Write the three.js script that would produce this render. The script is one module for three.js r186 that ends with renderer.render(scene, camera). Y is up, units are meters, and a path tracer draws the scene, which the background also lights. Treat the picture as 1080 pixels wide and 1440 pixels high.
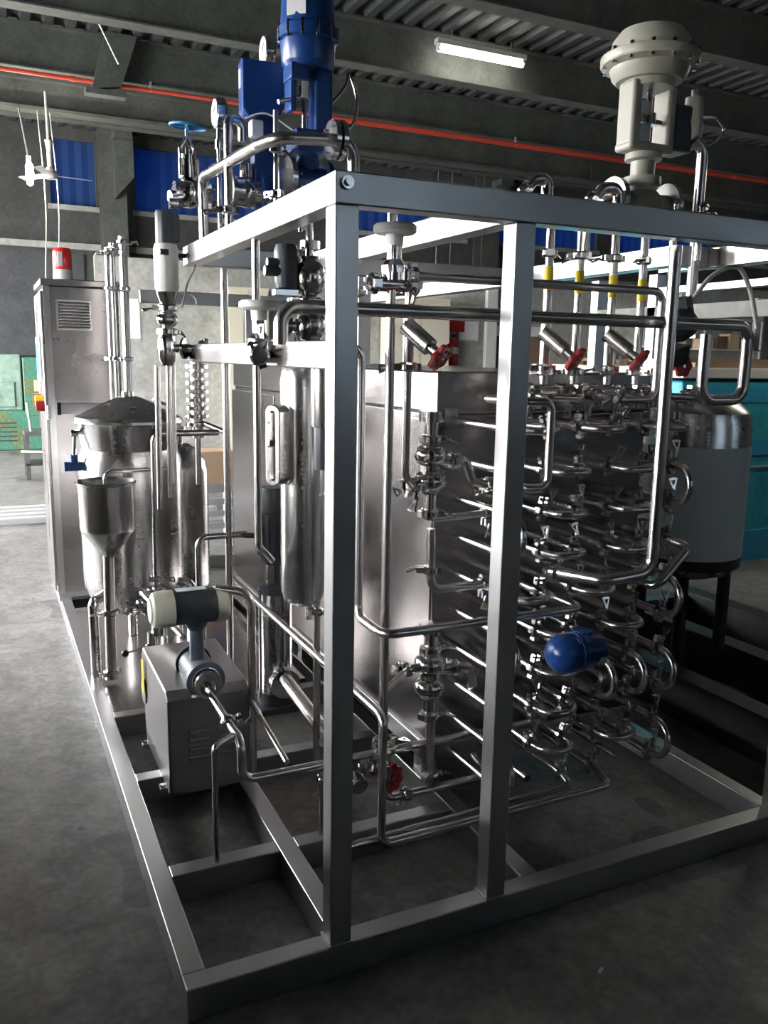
import * as THREE from 'three';
import { mergeGeometries, toCreasedNormals } from 'three/addons/utils/BufferGeometryUtils.js';
import { RoundedBoxGeometry } from 'three/addons/geometries/RoundedBoxGeometry.js';
import { RectAreaLightUniformsLib } from 'three/addons/lights/RectAreaLightUniformsLib.js';

// ---------------------------------------------------------------- camera, sky, exposure
const scene = new THREE.Scene();
const renderer = new THREE.WebGLRenderer({ antialias: true });
renderer.toneMapping = THREE.LinearToneMapping;
renderer.toneMappingExposure = 1.0;
renderer.shadowMap.enabled = true;
RectAreaLightUniformsLib.init();
const camera = new THREE.PerspectiveCamera(62.8, 1080 / 1440, 0.05, 120);
camera.position.set(-0.710, 1.575, 1.768);
{
  const yaw = 0.4434, pitch = 0.1823, roll = 0.0177;
  camera.rotation.order = 'YXZ';
  camera.rotation.set(-pitch, -yaw, roll);
}
scene.background = new THREE.Color().setRGB(39, 39, 39.6);      // bright overcast sky, seen only through the openings

// ---------------------------------------------------------------- helpers
const V = (x, y, z) => new THREE.Vector3(x, y, z);
const v3 = (a) => (a.isVector3 ? a : V(a[0], a[1], a[2]));
let seed = 7;
const rnd = () => { seed = (seed * 1664525 + 1013904223) >>> 0; return seed / 4294967296; };
const UPV = V(0, 1, 0), X = V(1, 0, 0), Y = V(0, 1, 0), Z = V(0, 0, 1);
function fin(g) {
  if (g.index) g = g.toNonIndexed();
  for (const k of Object.keys(g.attributes)) if (!['position', 'normal', 'uv'].includes(k)) g.deleteAttribute(k);
  if (!g.attributes.normal) g.computeVertexNormals();
  if (!g.attributes.uv) g.setAttribute('uv', new THREE.Float32BufferAttribute(new Float32Array(g.attributes.position.count * 2), 2));
  g.morphAttributes = {};
  return g;
}
function uvMetres(g) {
  const p = g.attributes.position, uv = g.attributes.uv, a = V(), b = V(), c = V(), n = V();
  for (let i = 0; i < p.count; i += 3) {
    a.fromBufferAttribute(p, i); b.fromBufferAttribute(p, i + 1); c.fromBufferAttribute(p, i + 2);
    n.copy(b).sub(a).cross(c.clone().sub(a));
    const ax = Math.abs(n.x), ay = Math.abs(n.y), az = Math.abs(n.z);
    [a, b, c].forEach((q, k) => {
      if (ax >= ay && ax >= az) uv.setXY(i + k, q.z, q.y); else if (ay >= az) uv.setXY(i + k, q.x, q.z); else uv.setXY(i + k, q.x, q.y);
    });
  }
}
function orient(g, at, dir = UPV, spin = 0) {
  if (spin) g.rotateY(spin);
  g.applyQuaternion(new THREE.Quaternion().setFromUnitVectors(UPV, v3(dir).clone().normalize()));
  const p = v3(at); g.translate(p.x, p.y, p.z);
  return g;
}
const box = (w, h, d, at, rot) => { const g = new THREE.BoxGeometry(w, h, d); if (rot) { g.rotateX(rot[0] || 0); g.rotateY(rot[1] || 0); g.rotateZ(rot[2] || 0); } g.translate(...v3(at).toArray()); return fin(g); };
const bb = (x0, x1, y0, y1, z0, z1) => box(x1 - x0, y1 - y0, z1 - z0, [(x0 + x1) / 2, (y0 + y1) / 2, (z0 + z1) / 2]);
const rb = (x0, x1, y0, y1, z0, z1, r = 0.005, s = 2) => { const g = new RoundedBoxGeometry(x1 - x0, y1 - y0, z1 - z0, s, r); g.translate((x0 + x1) / 2, (y0 + y1) / 2, (z0 + z1) / 2); return fin(g); };
const cyl = (r, h, at, dir = UPV, r2 = r, seg = 20) => fin(orient(new THREE.CylinderGeometry(r2, r, h, seg), at, dir));
const rod = (a, b, r, r2 = r, seg = 12) => { a = v3(a); b = v3(b); const d = b.clone().sub(a); return cyl(r, d.length(), a.clone().add(b).multiplyScalar(0.5), d, r2, seg); };
const sph = (r, at, s = [1, 1, 1], seg = 20) => { const g = new THREE.SphereGeometry(r, seg, Math.round(seg * 0.7)); g.scale(...s); g.translate(...v3(at).toArray()); return fin(g); };
const tor = (R, r, at, dir = UPV, seg = 28, arc = Math.PI * 2) => { const g = new THREE.TorusGeometry(R, r, 8, seg, arc); g.rotateX(Math.PI / 2); return fin(orient(g, at, dir)); };
const lathe = (prof, at, dir = UPV, seg = 28, spin = 0) => fin(orient(toCreasedNormals(new THREE.LatheGeometry(prof.map((p) => new THREE.Vector2(Math.max(p[0], 1e-5), p[1])), seg), 0.55), at, dir, spin));
function extrude(shape, depth, at, { bevel = 0, rot } = {}) {
  const g = new THREE.ExtrudeGeometry(shape, { depth, bevelEnabled: bevel > 0, bevelSize: bevel, bevelThickness: bevel, bevelSegments: 2, curveSegments: 10 });
  if (rot) { g.rotateX(rot[0] || 0); g.rotateY(rot[1] || 0); g.rotateZ(rot[2] || 0); }
  g.translate(...v3(at).toArray()); return fin(g);
}
const poly = (pts) => new THREE.Shape(pts.map((p) => new THREE.Vector2(p[0], p[1])));
function fillet(pts, R) {
  pts = pts.map((p) => v3(p).clone()); const out = [pts[0]];
  for (let i = 1; i < pts.length - 1; i++) {
    const p = pts[i], a = pts[i - 1].clone().sub(p), b = pts[i + 1].clone().sub(p), la = a.length(), lb = b.length(); a.normalize(); b.normalize();
    const th = Math.PI - Math.acos(THREE.MathUtils.clamp(a.dot(b), -1, 1));
    if (th < 0.02) { out.push(p); continue; }
    let d = R * Math.tan(th / 2); d = Math.min(d, la * (i === 1 ? 0.98 : 0.49), lb * (i === pts.length - 2 ? 0.98 : 0.49));
    const r = d / Math.tan(th / 2), bis = a.clone().add(b).normalize(), cen = p.clone().addScaledVector(bis, r / Math.cos(th / 2));
    const s = p.clone().addScaledVector(a, d).sub(cen), e = p.clone().addScaledVector(b, d).sub(cen), n = Math.max(3, Math.ceil(th / 0.22));
    const axis = s.clone().cross(e).normalize();
    for (let k = 0; k <= n; k++) out.push(cen.clone().add(s.clone().applyAxisAngle(axis, th * k / n)));
  }
  out.push(pts[pts.length - 1]); return out;
}
function sweep(pts, r, seg = 14) {
  const n = pts.length, P = [], N = [], I = [];
  let t0 = pts[1].clone().sub(pts[0]).normalize(), u = Math.abs(t0.y) > 0.9 ? V(1, 0, 0) : V(0, 1, 0);
  u.sub(t0.clone().multiplyScalar(u.dot(t0))).normalize();
  for (let i = 0; i < n; i++) {
    const t = (i === 0 ? pts[1].clone().sub(pts[0]) : i === n - 1 ? pts[n - 1].clone().sub(pts[n - 2]) : pts[i + 1].clone().sub(pts[i]).normalize().add(pts[i].clone().sub(pts[i - 1]).normalize())).normalize();
    u.applyQuaternion(new THREE.Quaternion().setFromUnitVectors(t0, t)); t0 = t;
    const w = t.clone().cross(u);
    for (let k = 0; k <= seg; k++) { const a = k / seg * Math.PI * 2, q = u.clone().multiplyScalar(Math.cos(a)).addScaledVector(w, Math.sin(a)); N.push(q.x, q.y, q.z); P.push(pts[i].x + q.x * r, pts[i].y + q.y * r, pts[i].z + q.z * r); }
  }
  for (let i = 0; i < n - 1; i++) for (let k = 0; k < seg; k++) { const a = i * (seg + 1) + k, b = a + seg + 1; I.push(a, a + 1, b, b, a + 1, b + 1); }
  const g = new THREE.BufferGeometry(); g.setAttribute('position', new THREE.Float32BufferAttribute(P, 3)); g.setAttribute('normal', new THREE.Float32BufferAttribute(N, 3)); g.setIndex(I);
  const caps = [0, n - 1].map((i) => { const c = new THREE.CircleGeometry(r, seg); const d = (i ? pts[i].clone().sub(pts[i - 1]) : pts[0].clone().sub(pts[1])).normalize(); c.applyQuaternion(new THREE.Quaternion().setFromUnitVectors(V(0, 0, 1), d)); c.translate(pts[i].x, pts[i].y, pts[i].z); return fin(c); });
  return mergeGeometries([fin(g), ...caps]);
}
const tube = (pts, r, R = r * 2.4, seg = 14) => sweep(fillet(pts, R), r, seg);
const curve = (pts, r, n = 24, seg = 8) => sweep(new THREE.CatmullRomCurve3(pts.map(v3)).getPoints(n), r, seg);

const used = {};
const numbered = (n) => { const k = used[n] = (used[n] ?? -1) + 1; return k ? n + '_' + String(k).padStart(3, '0') : n; };
function tag(o, label, category, group) { o.userData.label = label; o.userData.category = category; if (group) o.userData.group = group; return o; }
function shade(o) { o.castShadow = true; o.receiveShadow = true; return o; }
function thing(name, label, category, at = [0, 0, 0], group) {
  const o = new THREE.Group(); o.name = numbered(name); o.position.copy(v3(at)); scene.add(o); return tag(o, label, category, group);
}
const wpos = (o) => { const p = V(); for (let q = o; q; q = q.parent) p.add(q.position); return p; };
function part(parent, name, geos, mat, label) {
  const g = mergeGeometries([].concat(geos)); uvMetres(g); const o = wpos(parent); g.translate(-o.x, -o.y, -o.z);
  const m = shade(new THREE.Mesh(g, mat)); m.name = name; parent.add(m); if (label) m.userData.label = label; return m;
}
function single(name, label, category, geos, mat, group) {
  const g = mergeGeometries([].concat(geos)); uvMetres(g); g.computeBoundingBox(); const b = g.boundingBox, o = V((b.min.x + b.max.x) / 2, b.min.y, (b.min.z + b.max.z) / 2);
  g.translate(-o.x, -o.y, -o.z); const m = shade(new THREE.Mesh(g, mat)); m.name = numbered(name); m.position.copy(o); scene.add(m); return tag(m, label, category, group);
}
function struct(name, geos, mat, label, category) {
  const g = mergeGeometries([].concat(geos)); uvMetres(g); const m = shade(new THREE.Mesh(g, mat)); m.name = name; m.userData = { kind: 'structure', label, category }; scene.add(m); return m;
}

// ---------------------------------------------------------------- textures and materials
function noiseTex(n, f, seedv, srgb) {
  const vals = (cells) => { const a = new Float32Array(cells * cells); for (let i = 0; i < a.length; i++) a[i] = rnd(); return (x, y) => { const fx = x * cells, fy = y * cells, x0 = Math.floor(fx), y0 = Math.floor(fy), tx = fx - x0, ty = fy - y0, s = (t) => t * t * (3 - 2 * t), g = (i, j) => a[((j % cells) + cells) % cells * cells + ((i % cells) + cells) % cells]; return (g(x0, y0) * (1 - s(tx)) + g(x0 + 1, y0) * s(tx)) * (1 - s(ty)) + (g(x0, y0 + 1) * (1 - s(tx)) + g(x0 + 1, y0 + 1) * s(tx)) * s(ty); }; };
  seed = seedv; const d = new Uint8Array(n * n * 4), api = { vals };
  const fn = f(api);
  for (let j = 0; j < n; j++) for (let i = 0; i < n; i++) { const c = fn(i / n, j / n), k = (j * n + i) * 4; for (let q = 0; q < 3; q++) d[k + q] = Math.max(0, Math.min(255, c[q] * 255)); d[k + 3] = 255; }
  const t = new THREE.DataTexture(d, n, n, THREE.RGBAFormat); t.wrapS = t.wrapT = THREE.RepeatWrapping; t.magFilter = THREE.LinearFilter; t.minFilter = THREE.LinearMipmapLinearFilter; t.generateMipmaps = true; if (srgb) t.colorSpace = THREE.SRGBColorSpace; t.needsUpdate = true; return t;
}
const rep = (t, x, y = x) => { const c = t.clone(); c.repeat.set(x, y); c.needsUpdate = true; return c; };
const concreteMap = noiseTex(512, ({ vals }) => { const a = vals(5), b = vals(17), c = vals(64), d = vals(200), e = vals(9); return (x, y) => { let v = 0.50 + 0.10 * (a(x, y) - 0.5) + 0.10 * (b(x, y) - 0.5) + 0.09 * (c(x, y) - 0.5) + 0.10 * (d(x, y) - 0.5); if (e(x, y) * b(y, x) > 0.56) v -= 0.10; return [v, v * 0.99, v * 0.975]; }; }, 11, true);
const grimeMap = noiseTex(256, ({ vals }) => { const a = vals(4), b = vals(13), c = vals(50), d = vals(128); return (x, y) => { const v = 0.82 + 0.12 * (a(x, y) - 0.5) + 0.10 * (b(x, y) - 0.5) + 0.10 * (c(x, y) - 0.5) + 0.08 * (d(x, y) - 0.5); return [v, v, v]; }; }, 23, true);
const smearMap = noiseTex(256, ({ vals }) => { const a = vals(6), b = vals(20), c = vals(90); return (x, y) => { const v = 0.80 + 0.24 * (a(x, y) - 0.5) + 0.06 * (b(x, y) - 0.5) + 0.01 * (c(x, y) - 0.5); return [v, v, v]; }; }, 31, false);
const brushMap = noiseTex(256, ({ vals }) => { const a = vals(8), b = vals(128); return (x, y) => { const v = 0.80 + 0.10 * (b(x * 0.06, y) - 0.5) + 0.16 * (a(x, y) - 0.5); return [v, v, v]; }; }, 37, false);
const rustMap = noiseTex(256, ({ vals }) => { const a = vals(5), b = vals(24), c = vals(90); return (x, y) => { const m = a(x, y) * 0.6 + b(x, y) * 0.4, f = c(x, y) * 0.2; return m > 0.58 ? [0.36 + f, 0.42 + f, 0.30 + f * 0.6] : [0.24 + f * 0.6, 0.50 + f * 0.6, 0.40 + f * 0.6]; }; }, 41, true);
const std = (rgb, rough, metal = 0, extra = {}) => { const m = new THREE.MeshStandardMaterial({ roughness: rough, metalness: metal, ...extra }); m.color.setRGB(...rgb); return m; };
const M = {
  pipe: std([0.62, 0.60, 0.58], 0.27, 1), fitting: std([0.62, 0.61, 0.60], 0.17, 1),
  frame: std([0.46, 0.46, 0.46], 0.42, 1, { roughnessMap: rep(brushMap, 1.3, 3) }),
  sheet: std([0.33, 0.31, 0.303], 0.27, 1, { roughnessMap: rep(smearMap, 1.1) }),
  cabinet: std([0.27, 0.253, 0.248], 0.36, 1, { roughnessMap: rep(smearMap, 1.1) }),
  tank: std([0.62, 0.615, 0.61], 0.32, 1, { roughnessMap: rep(brushMap, 6, 1) }),
  cover: std([0.36, 0.35, 0.35], 0.33, 1),
  black: std([0.022, 0.024, 0.026], 0.45), rubber: std([0.015, 0.015, 0.015], 0.8),
  motor: std([0.035, 0.042, 0.05], 0.42), white: std([0.62, 0.62, 0.60], 0.45), offwhite: std([0.55, 0.54, 0.50], 0.5),
  blue: std([0.010, 0.050, 0.20], 0.28), wheelBlue: std([0.03, 0.20, 0.42], 0.35), lamina: std([0.08, 0.16, 0.30], 0.4),
  grayPaint: std([0.33, 0.32, 0.265], 0.38), red: std([0.36, 0.018, 0.022], 0.35), redLens: std([0.70, 0.03, 0.03], 0.25), yellow: std([0.80, 0.62, 0.02], 0.45),
  meterBlue: std([0.095, 0.115, 0.15], 0.4), meterCap: std([0.60, 0.59, 0.49], 0.45), paper: std([0.72, 0.72, 0.72], 0.7), hose: std([0.55, 0.55, 0.52], 0.3),
  concrete: std([0.84, 0.83, 0.825], 0.55, 0, { map: rep(concreteMap, 0.34), bumpMap: rep(concreteMap, 0.9), bumpScale: 0.002 }),
  wall: std([0.10, 0.104, 0.10], 0.85, 0, { map: rep(grimeMap, 0.3) }), wallDark: std([0.08, 0.085, 0.09], 0.8, 0, { map: rep(grimeMap, 0.4) }), wallPale: std([0.50, 0.50, 0.46], 0.8, 0, { map: rep(grimeMap, 0.35) }),
  deck: std([0.08, 0.09, 0.088], 0.6, 0, { map: rep(grimeMap, 0.5) }), beam: std([0.125, 0.135, 0.12], 0.7, 0, { map: rep(grimeMap, 0.5) }),
  redPipe: std([0.62, 0.07, 0.04], 0.5), green: std([0.60, 0.60, 0.60], 0.55, 0, { map: rep(rustMap, 0.8) }), greenPale: std([0.30, 0.45, 0.36], 0.55, 0, { map: rep(grimeMap, 1.3) }),
  teal: std([0.05, 0.52, 0.66], 0.4, 0, { map: rep(grimeMap, 0.7) }), tealDark: std([0.03, 0.28, 0.44], 0.45), cream: std([0.62, 0.58, 0.46], 0.6), card: std([0.60, 0.42, 0.28], 0.85), galv: std([0.55, 0.56, 0.57], 0.5, 0.6), darkSteel: std([0.07, 0.075, 0.075], 0.55, 0.4, { map: rep(grimeMap, 1.5) }),
  wood: std([0.20, 0.13, 0.085], 0.7), ply: std([0.20, 0.17, 0.14], 0.7), film: std([0.80, 0.84, 0.86], 0.35), glassDial: std([0.75, 0.77, 0.76], 0.3), screen: std([0.12, 0.28, 0.62], 0.2),
};
const palePanel = new THREE.MeshPhysicalMaterial({ roughness: 1, transmission: 0.5, thickness: 0, side: THREE.DoubleSide }); palePanel.color.setRGB(0.30, 0.335, 0.365);
const bluePanel = new THREE.MeshPhysicalMaterial({ roughness: 1, transmission: 0.35, thickness: 0, side: THREE.DoubleSide }); bluePanel.color.setRGB(0.007, 0.05, 0.15);
const glow = (rgb, k) => { const m = new THREE.MeshStandardMaterial({ roughness: 0.5 }); m.color.setRGB(0.9, 0.9, 0.9); m.emissive.setRGB(...rgb); m.emissiveIntensity = k; return m; };

// sanitary clamp: a bulged ring with lugs, and a triangular wing nut as its sub-part
const clampCache = {};
const wingGeo = (() => { const s = poly([[0, -0.0045], [0.012, -0.006], [0.040, -0.016], [0.043, 0], [0.040, 0.016], [0.012, 0.006], [0, 0.0045]]); s.holes.push(new THREE.Path([[0.018, -0.003], [0.034, -0.009], [0.035, 0.009], [0.018, 0.003]].map((p) => new THREE.Vector2(...p)))); const g = extrude(s, 0.004, [0, 0, -0.002], { bevel: 0.0008, rot: [0, 0, 0] }); uvMetres(g); return g; })();
function clampGeo(r) {
  const k = r.toFixed(4); if (clampCache[k]) return clampCache[k];
  const g = mergeGeometries([lathe([[r, -0.013], [r + 0.006, -0.013], [r + 0.012, -0.007], [r + 0.012, 0.007], [r + 0.006, 0.013], [r, 0.013]], [0, 0, 0], UPV, 20), box(0.022, 0.018, 0.010, [r + 0.018, 0, 0.011]), box(0.022, 0.018, 0.010, [r + 0.018, 0, -0.011]), box(0.012, 0.02, 0.02, [-r - 0.013, 0, 0]), rod([r + 0.021, 0, -0.022], [r + 0.021, 0, 0.026], 0.004, 0.004, 8)]);
  uvMetres(g); return clampCache[k] = g;
}
function clamp(parent, at, axis, r, spin = 0, wing = true) {
  const m = shade(new THREE.Mesh(clampGeo(r), M.fitting)); m.name = 'clamp'; m.position.copy(v3(at)).sub(wpos(parent));
  const q = new THREE.Quaternion().setFromUnitVectors(UPV, v3(axis).clone().normalize()); m.quaternion.copy(q).multiply(new THREE.Quaternion().setFromAxisAngle(UPV, spin)); parent.add(m);
  if (wing) { const w = shade(new THREE.Mesh(wingGeo, M.fitting)); w.name = 'wing_nut'; w.position.set(r + 0.022, 0, 0.022); w.rotation.set(1.57 + (rnd() - 0.5) * 1.8, -0.25, 0); m.add(w); }
  return m;
}
function pipe(name, label, pts, r, o = {}) {
  const base = pts.reduce((a, b) => (v3(a).y <= v3(b).y ? a : b));
  const t = thing(name, label, o.cat || 'pipe', base, o.group);
  part(t, 'tube', tube(pts, r, o.R || Math.max(r * 2.6, 0.028)), o.mat || M.pipe);
  for (const [p, ax, spin] of o.clamps || []) clamp(t, p, ax, r, spin || 0);
  return t;
}
function wheel(parent, at, axis, R, mat, lobes = 0, name = 'handwheel') {
  const g = [];
  if (lobes) { const s = new THREE.Shape(); const n = lobes * 8; for (let i = 0; i <= n; i++) { const a = i / n * Math.PI * 2, r = R * (1 + 0.09 * Math.cos(a * lobes)); i ? s.lineTo(r * Math.cos(a), r * Math.sin(a)) : s.moveTo(r, 0); } for (let i = 0; i < lobes; i++) { const a = (i + 0.5) / lobes * Math.PI * 2, h = new THREE.Path(); h.absarc(R * 0.6 * Math.cos(a), R * 0.6 * Math.sin(a), R * 0.19, 0, Math.PI * 2, true); s.holes.push(h); } const e = extrude(s, R * 0.22, [0, 0, -R * 0.11], { bevel: R * 0.07 }); e.rotateX(-Math.PI / 2); g.push(fin(orient(e, at, axis))); }
  else { g.push(tor(R, R * 0.10, at, axis)); const q = new THREE.Quaternion().setFromUnitVectors(UPV, v3(axis).clone().normalize()); for (let i = 0; i < 4; i++) { const a = i * Math.PI / 2 + 0.3, d = V(Math.cos(a) * R, 0, Math.sin(a) * R).applyQuaternion(q); g.push(rod(at, v3(at).clone().add(d), R * 0.09, R * 0.07, 8)); } }
  const w = part(parent, name, g, mat); const d = v3(axis).clone().normalize();
  part(w, 'hub', cyl(R * 0.18, R * 0.5, v3(at), d, R * 0.18, 12), lobes ? M.fitting : mat);
  return w;
}

// ---------------------------------------------------------------- the hall
const HX0 = -5.0, HX1 = 19, HZ0 = -13.8, HZ1 = 8, DECK = 5.2, T = 0.25;
struct('floor', bb(HX0 - T, HX1 + T, -0.2, 0, HZ0 - T, HZ1 + T), M.concrete, 'worn grey concrete workshop floor', 'floor');
struct('ground', bb(-60, HX0 - T, -0.2, -0.02, -60, 50), std([0.42, 0.42, 0.41], 0.9), 'pale concrete yard outside the workshop', 'ground');
// left wall with a long row of wide unglazed window openings
struct('wall_left', [bb(HX0 - T, HX0, 0, DECK + 0.5, HZ0, -12.9), bb(HX0 - T, HX0, 0, DECK + 0.5, -2.4, -1.7), bb(HX0 - T, HX0, 0, DECK + 0.5, 0.9, HZ1), bb(HX0 - T, HX0, 0, 1.25, -1.7, -0.4), bb(HX0 - T, HX0, 0, 1.25, 0.25, 0.9), bb(HX0 - T, HX0, 2.5, DECK + 0.5, -1.7, 0.9), bb(HX0 - T, HX0, 3.65, DECK + 0.5, -12.9, -2.4), bb(HX0 - T, HX0, 0, 1.25, -12.9, -8.8), bb(HX0 - T, HX0, 0, 1.25, -5.2, -2.4), bb(HX0 - T, HX0, 1.25, 3.65, -9.1, -8.8), bb(HX0 - T, HX0, 1.25, 3.65, -5.2, -4.9)], M.wall, 'grey plastered side wall with wide window openings', 'wall');
// back wall with window openings between the columns
const panes = [[-4.4, -2.4], [0.48, 1.2], [1.85, 5.0], [5.6, 8.4], [9.0, 11.8], [12.4, 15.2], [15.8, 18.4]], WY0 = 3.98, WY1 = 5.02;
{
  const g = [bb(HX0 - T, HX1 + T, 0, WY0, HZ0 - T, HZ0), bb(HX0 - T, HX1 + T, WY1, DECK + 0.5, HZ0 - T, HZ0)];
  let x = HX0 - T; for (const [a, b] of panes) { g.push(bb(x, a, WY0, WY1, HZ0 - T, HZ0)); x = b; } g.push(bb(x, HX1 + T, WY0, WY1, HZ0 - T, HZ0));
  struct('wall_back', g, M.wall, 'dull grey back wall with high blue windows', 'wall');
  panes.forEach(([a, b], i) => {
    const sh = []; const n = Math.round((b - a) / 0.11); const pts = [];
    for (let k = 0; k <= n; k++) { const xx = a + (b - a) * k / n; pts.push([xx, k % 2 ? 0.028 : 0]); }
    for (let k = n; k >= 0; k--) { const xx = a + (b - a) * k / n; pts.push([xx, (k % 2 ? 0.028 : 0) - 0.004]); }
    const g2 = extrude(poly(pts), WY1 - WY0, [0, WY1, HZ0 - 0.1], { rot: [Math.PI / 2, 0, 0] });
    const o = new THREE.Group(); o.name = 'window_' + (i + 1); o.userData = { kind: 'structure', label: 'high window of corrugated blue translucent sheet', category: 'window' }; scene.add(o);
    part(o, 'pane', g2, bluePanel); part(o, 'sill', bb(a - 0.05, b + 0.05, WY0 - 0.08, WY0, HZ0 - 0.05, HZ0 + 0.06), M.wallPale);
  });
  struct('trim_1', [bb(HX0, 19, 3.26, 3.36, HZ0, HZ0 + 0.18)], M.wallPale, 'pale ledge running along the back wall', 'trim');
  struct('trim_2', [bb(HX0, 0.95, 1.5, 3.2, HZ0, HZ0 + 0.05)], M.wallDark, 'dark grey painted panel on the back wall', 'trim');
  struct('wall_inner', [bb(4.2, 19, 0, 3.1, -12.2, -12.03)], M.wallPale, 'low pale partition wall of the offices', 'wall');
}
struct('wall_right', [bb(HX1, HX1 + T, 0, DECK + 0.5, HZ0, HZ1)], M.wall, 'grey far side wall', 'wall');
// wall behind the camera, with tall pale windows
{
  const y0 = 1.7, y1 = 4.0, g = [bb(HX0 - T, HX1 + T, 0, y0, HZ1, HZ1 + T), bb(HX0 - T, HX1 + T, y1, DECK + 0.5, HZ1, HZ1 + T)], ps = [[2.2, 4.8], [9, 12]];
  let x = HX0 - T; for (const [a, b] of ps) { g.push(bb(x, a, y0, y1, HZ1, HZ1 + T)); x = b; } g.push(bb(x, HX1 + T, y0, y1, HZ1, HZ1 + T));
  struct('wall_front', g, M.wall, 'grey wall with tall pale windows', 'wall');
  ps.forEach(([a, b], i) => { const o = new THREE.Group(); o.name = 'window_' + (panes.length + i + 1); o.userData = { kind: 'structure', label: 'tall window of pale blue frosted sheet', category: 'window' }; scene.add(o); part(o, 'pane', bb(a, b, y0, y1, HZ1 + 0.1, HZ1 + 0.11), palePanel); });
}
// plywood crates stacked along the aisle, left of the view: they keep the daylight off the near floor
[[-2.3, -0.85, 'tall', 1.62], [-0.8, 0.4, 'low', 0.9], [0.45, 1.9, 'second tall', 1.62], [2.1, 4.0, 'third tall', 1.62]].forEach(([z0, z1, w, h]) => { const t = thing('plywood_crate', w + ' plywood shipping crate standing along the left aisle', 'crate', [-2.1, 0, (z0 + z1) / 2]); part(t, 'box', bb(-2.7, -1.62, 0.1, h, z0, z1), M.ply); for (const z of [z0 + 0.05, (z0 + z1) / 2, z1 - 0.15]) { part(t, 'batten', bb(-1.62, -1.595, 0.1, h, z, z + 0.1), M.ply); part(t, 'skid', bb(-2.7, -1.62, 0, 0.1, z, z + 0.1), M.ply); } });
// corrugated deck overhead
{
  const pts = [], pitch = 0.24; let x = HX0 - T;
  while (x < HX1 + T) { pts.push([x, 0.07], [x + 0.09, 0.07], [x + 0.12, 0], [x + 0.21, 0]); x += pitch; }
  const up = pts.map(([a]) => [a, 0.16]).reverse();
  struct('ceiling', [extrude(poly([...pts, [x, 0.16], [HX0 - T, 0.16]]), HZ1 - HZ0 + 2 * T, [0, DECK, HZ0 - T])], M.deck, 'dark corrugated steel deck ceiling', 'ceiling');
}
// roof beams: web and two flanges each
function iBeam(label, z, y0, y1, x0 = HX0, x1 = HX1, mat = M.beam) { const t = thing('roof_beam', label, 'beam', [0, y0, z], 'roof beams under the deck'); part(t, 'web', bb(x0, x1, y0 + 0.015, y1 - 0.015, z - 0.012, z + 0.012), mat); part(t, 'flange', bb(x0, x1, y0, y0 + 0.018, z - 0.10, z + 0.10), mat); part(t, 'flange', bb(x0, x1, y1 - 0.018, y1, z - 0.10, z + 0.10), mat); return t; }
[-11.4, -9.3, -7.4, -5.4, -3.2].forEach((z, i) => iBeam(['olive grey steel beam under the deck behind the girder', 'olive grey steel beam under the deck above the red sprinkler pipe', 'olive grey steel beam under the deck behind the bright batten', 'olive grey steel beam under the deck above the machine', 'olive grey steel beam under the deck over the near bay'][i], z, 4.72, DECK));
{ const t = thing('crane_girder', 'wide dull olive girder below the red pipe', 'girder', [0, 4.62, -10.6]); part(t, 'web', bb(HX0, HX1, 4.64, 4.98, -10.62, -10.58), M.beam); part(t, 'flange', bb(HX0, HX1, 4.60, 4.64, -10.72, -10.48), M.beam); part(t, 'flange', bb(HX0, HX1, 4.96, 5.0, -10.72, -10.48), M.beam); for (const x of [9.0, 15]) part(t, 'splice_plate', bb(x, x + 0.5, 4.66, 4.94, -10.58, -10.56), M.beam); }
// columns
for (const [x, l] of [[1.42, 'grey steel column between the blue windows'], [8.7, 'grey steel column standing behind the office partition']]) {
  const t = thing('steel_column', l, 'column', [x, 0, -13.45]); part(t, 'shaft', [bb(x - 0.2, x + 0.2, 0, DECK, -13.62, -13.58), bb(x - 0.2, x + 0.2, 0, DECK, -13.30, -13.26), bb(x - 0.015, x + 0.015, 0, DECK, -13.58, -13.3)], M.beam);
  part(t, 'bracket', [extrude(poly([[0, 0], [0.30, 0.35], [0.30, 0.95], [0, 0.95]]), 0.16, [x + 0.0, 4.05, -13.26], {}), bb(x - 0.02, x + 0.26, 4.95, 5.05, -13.3, -12.9)], M.beam); part(t, 'base_plate', bb(x - 0.3, x + 0.3, 0, 0.03, -13.75, -13.15), M.beam);
}
{ const t = thing('knee_brace', 'sloping grey brace under the roof beam above the column', 'brace', [0.75, 4.2, -9.3]); part(t, 'strut', extrude(poly([[0.62, 4.55], [0.95, 4.62], [1.15, 5.19], [0.8, 5.19]]), 0.14, [0, 0, -9.19]), M.beam); part(t, 'end_plate', bb(0.55, 1.0, 4.5, 4.56, -9.19, -9.03), M.beam); }
// red sprinkler pipes
{ const t = thing('sprinkler_pipe', 'long red sprinkler pipe under the roof beams', 'pipe', [0, 4.66, -9.22]); part(t, 'tube', rod([HX0, 4.668, -9.2], [HX1, 4.668, -9.2], 0.024, 0.024, 12), M.redPipe); for (let x = -3.1; x < 18; x += 1.75) part(t, 'coupling', rod([x, 4.668, -9.2], [x + 0.07, 4.668, -9.2], 0.031, 0.031, 12), M.redPipe); for (const x of [1.3, 6.5, 12]) part(t, 'hanger', bb(x, x + 0.02, 4.65, 4.76, -9.22, -9.18), M.galv); }
single('sprinkler_pipe', 'second thinner red pipe beside the sprinkler main', 'pipe', rod([3.6, 4.70, -9.42], [HX1, 4.70, -9.42], 0.018, 0.018, 10), M.redPipe);

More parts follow.
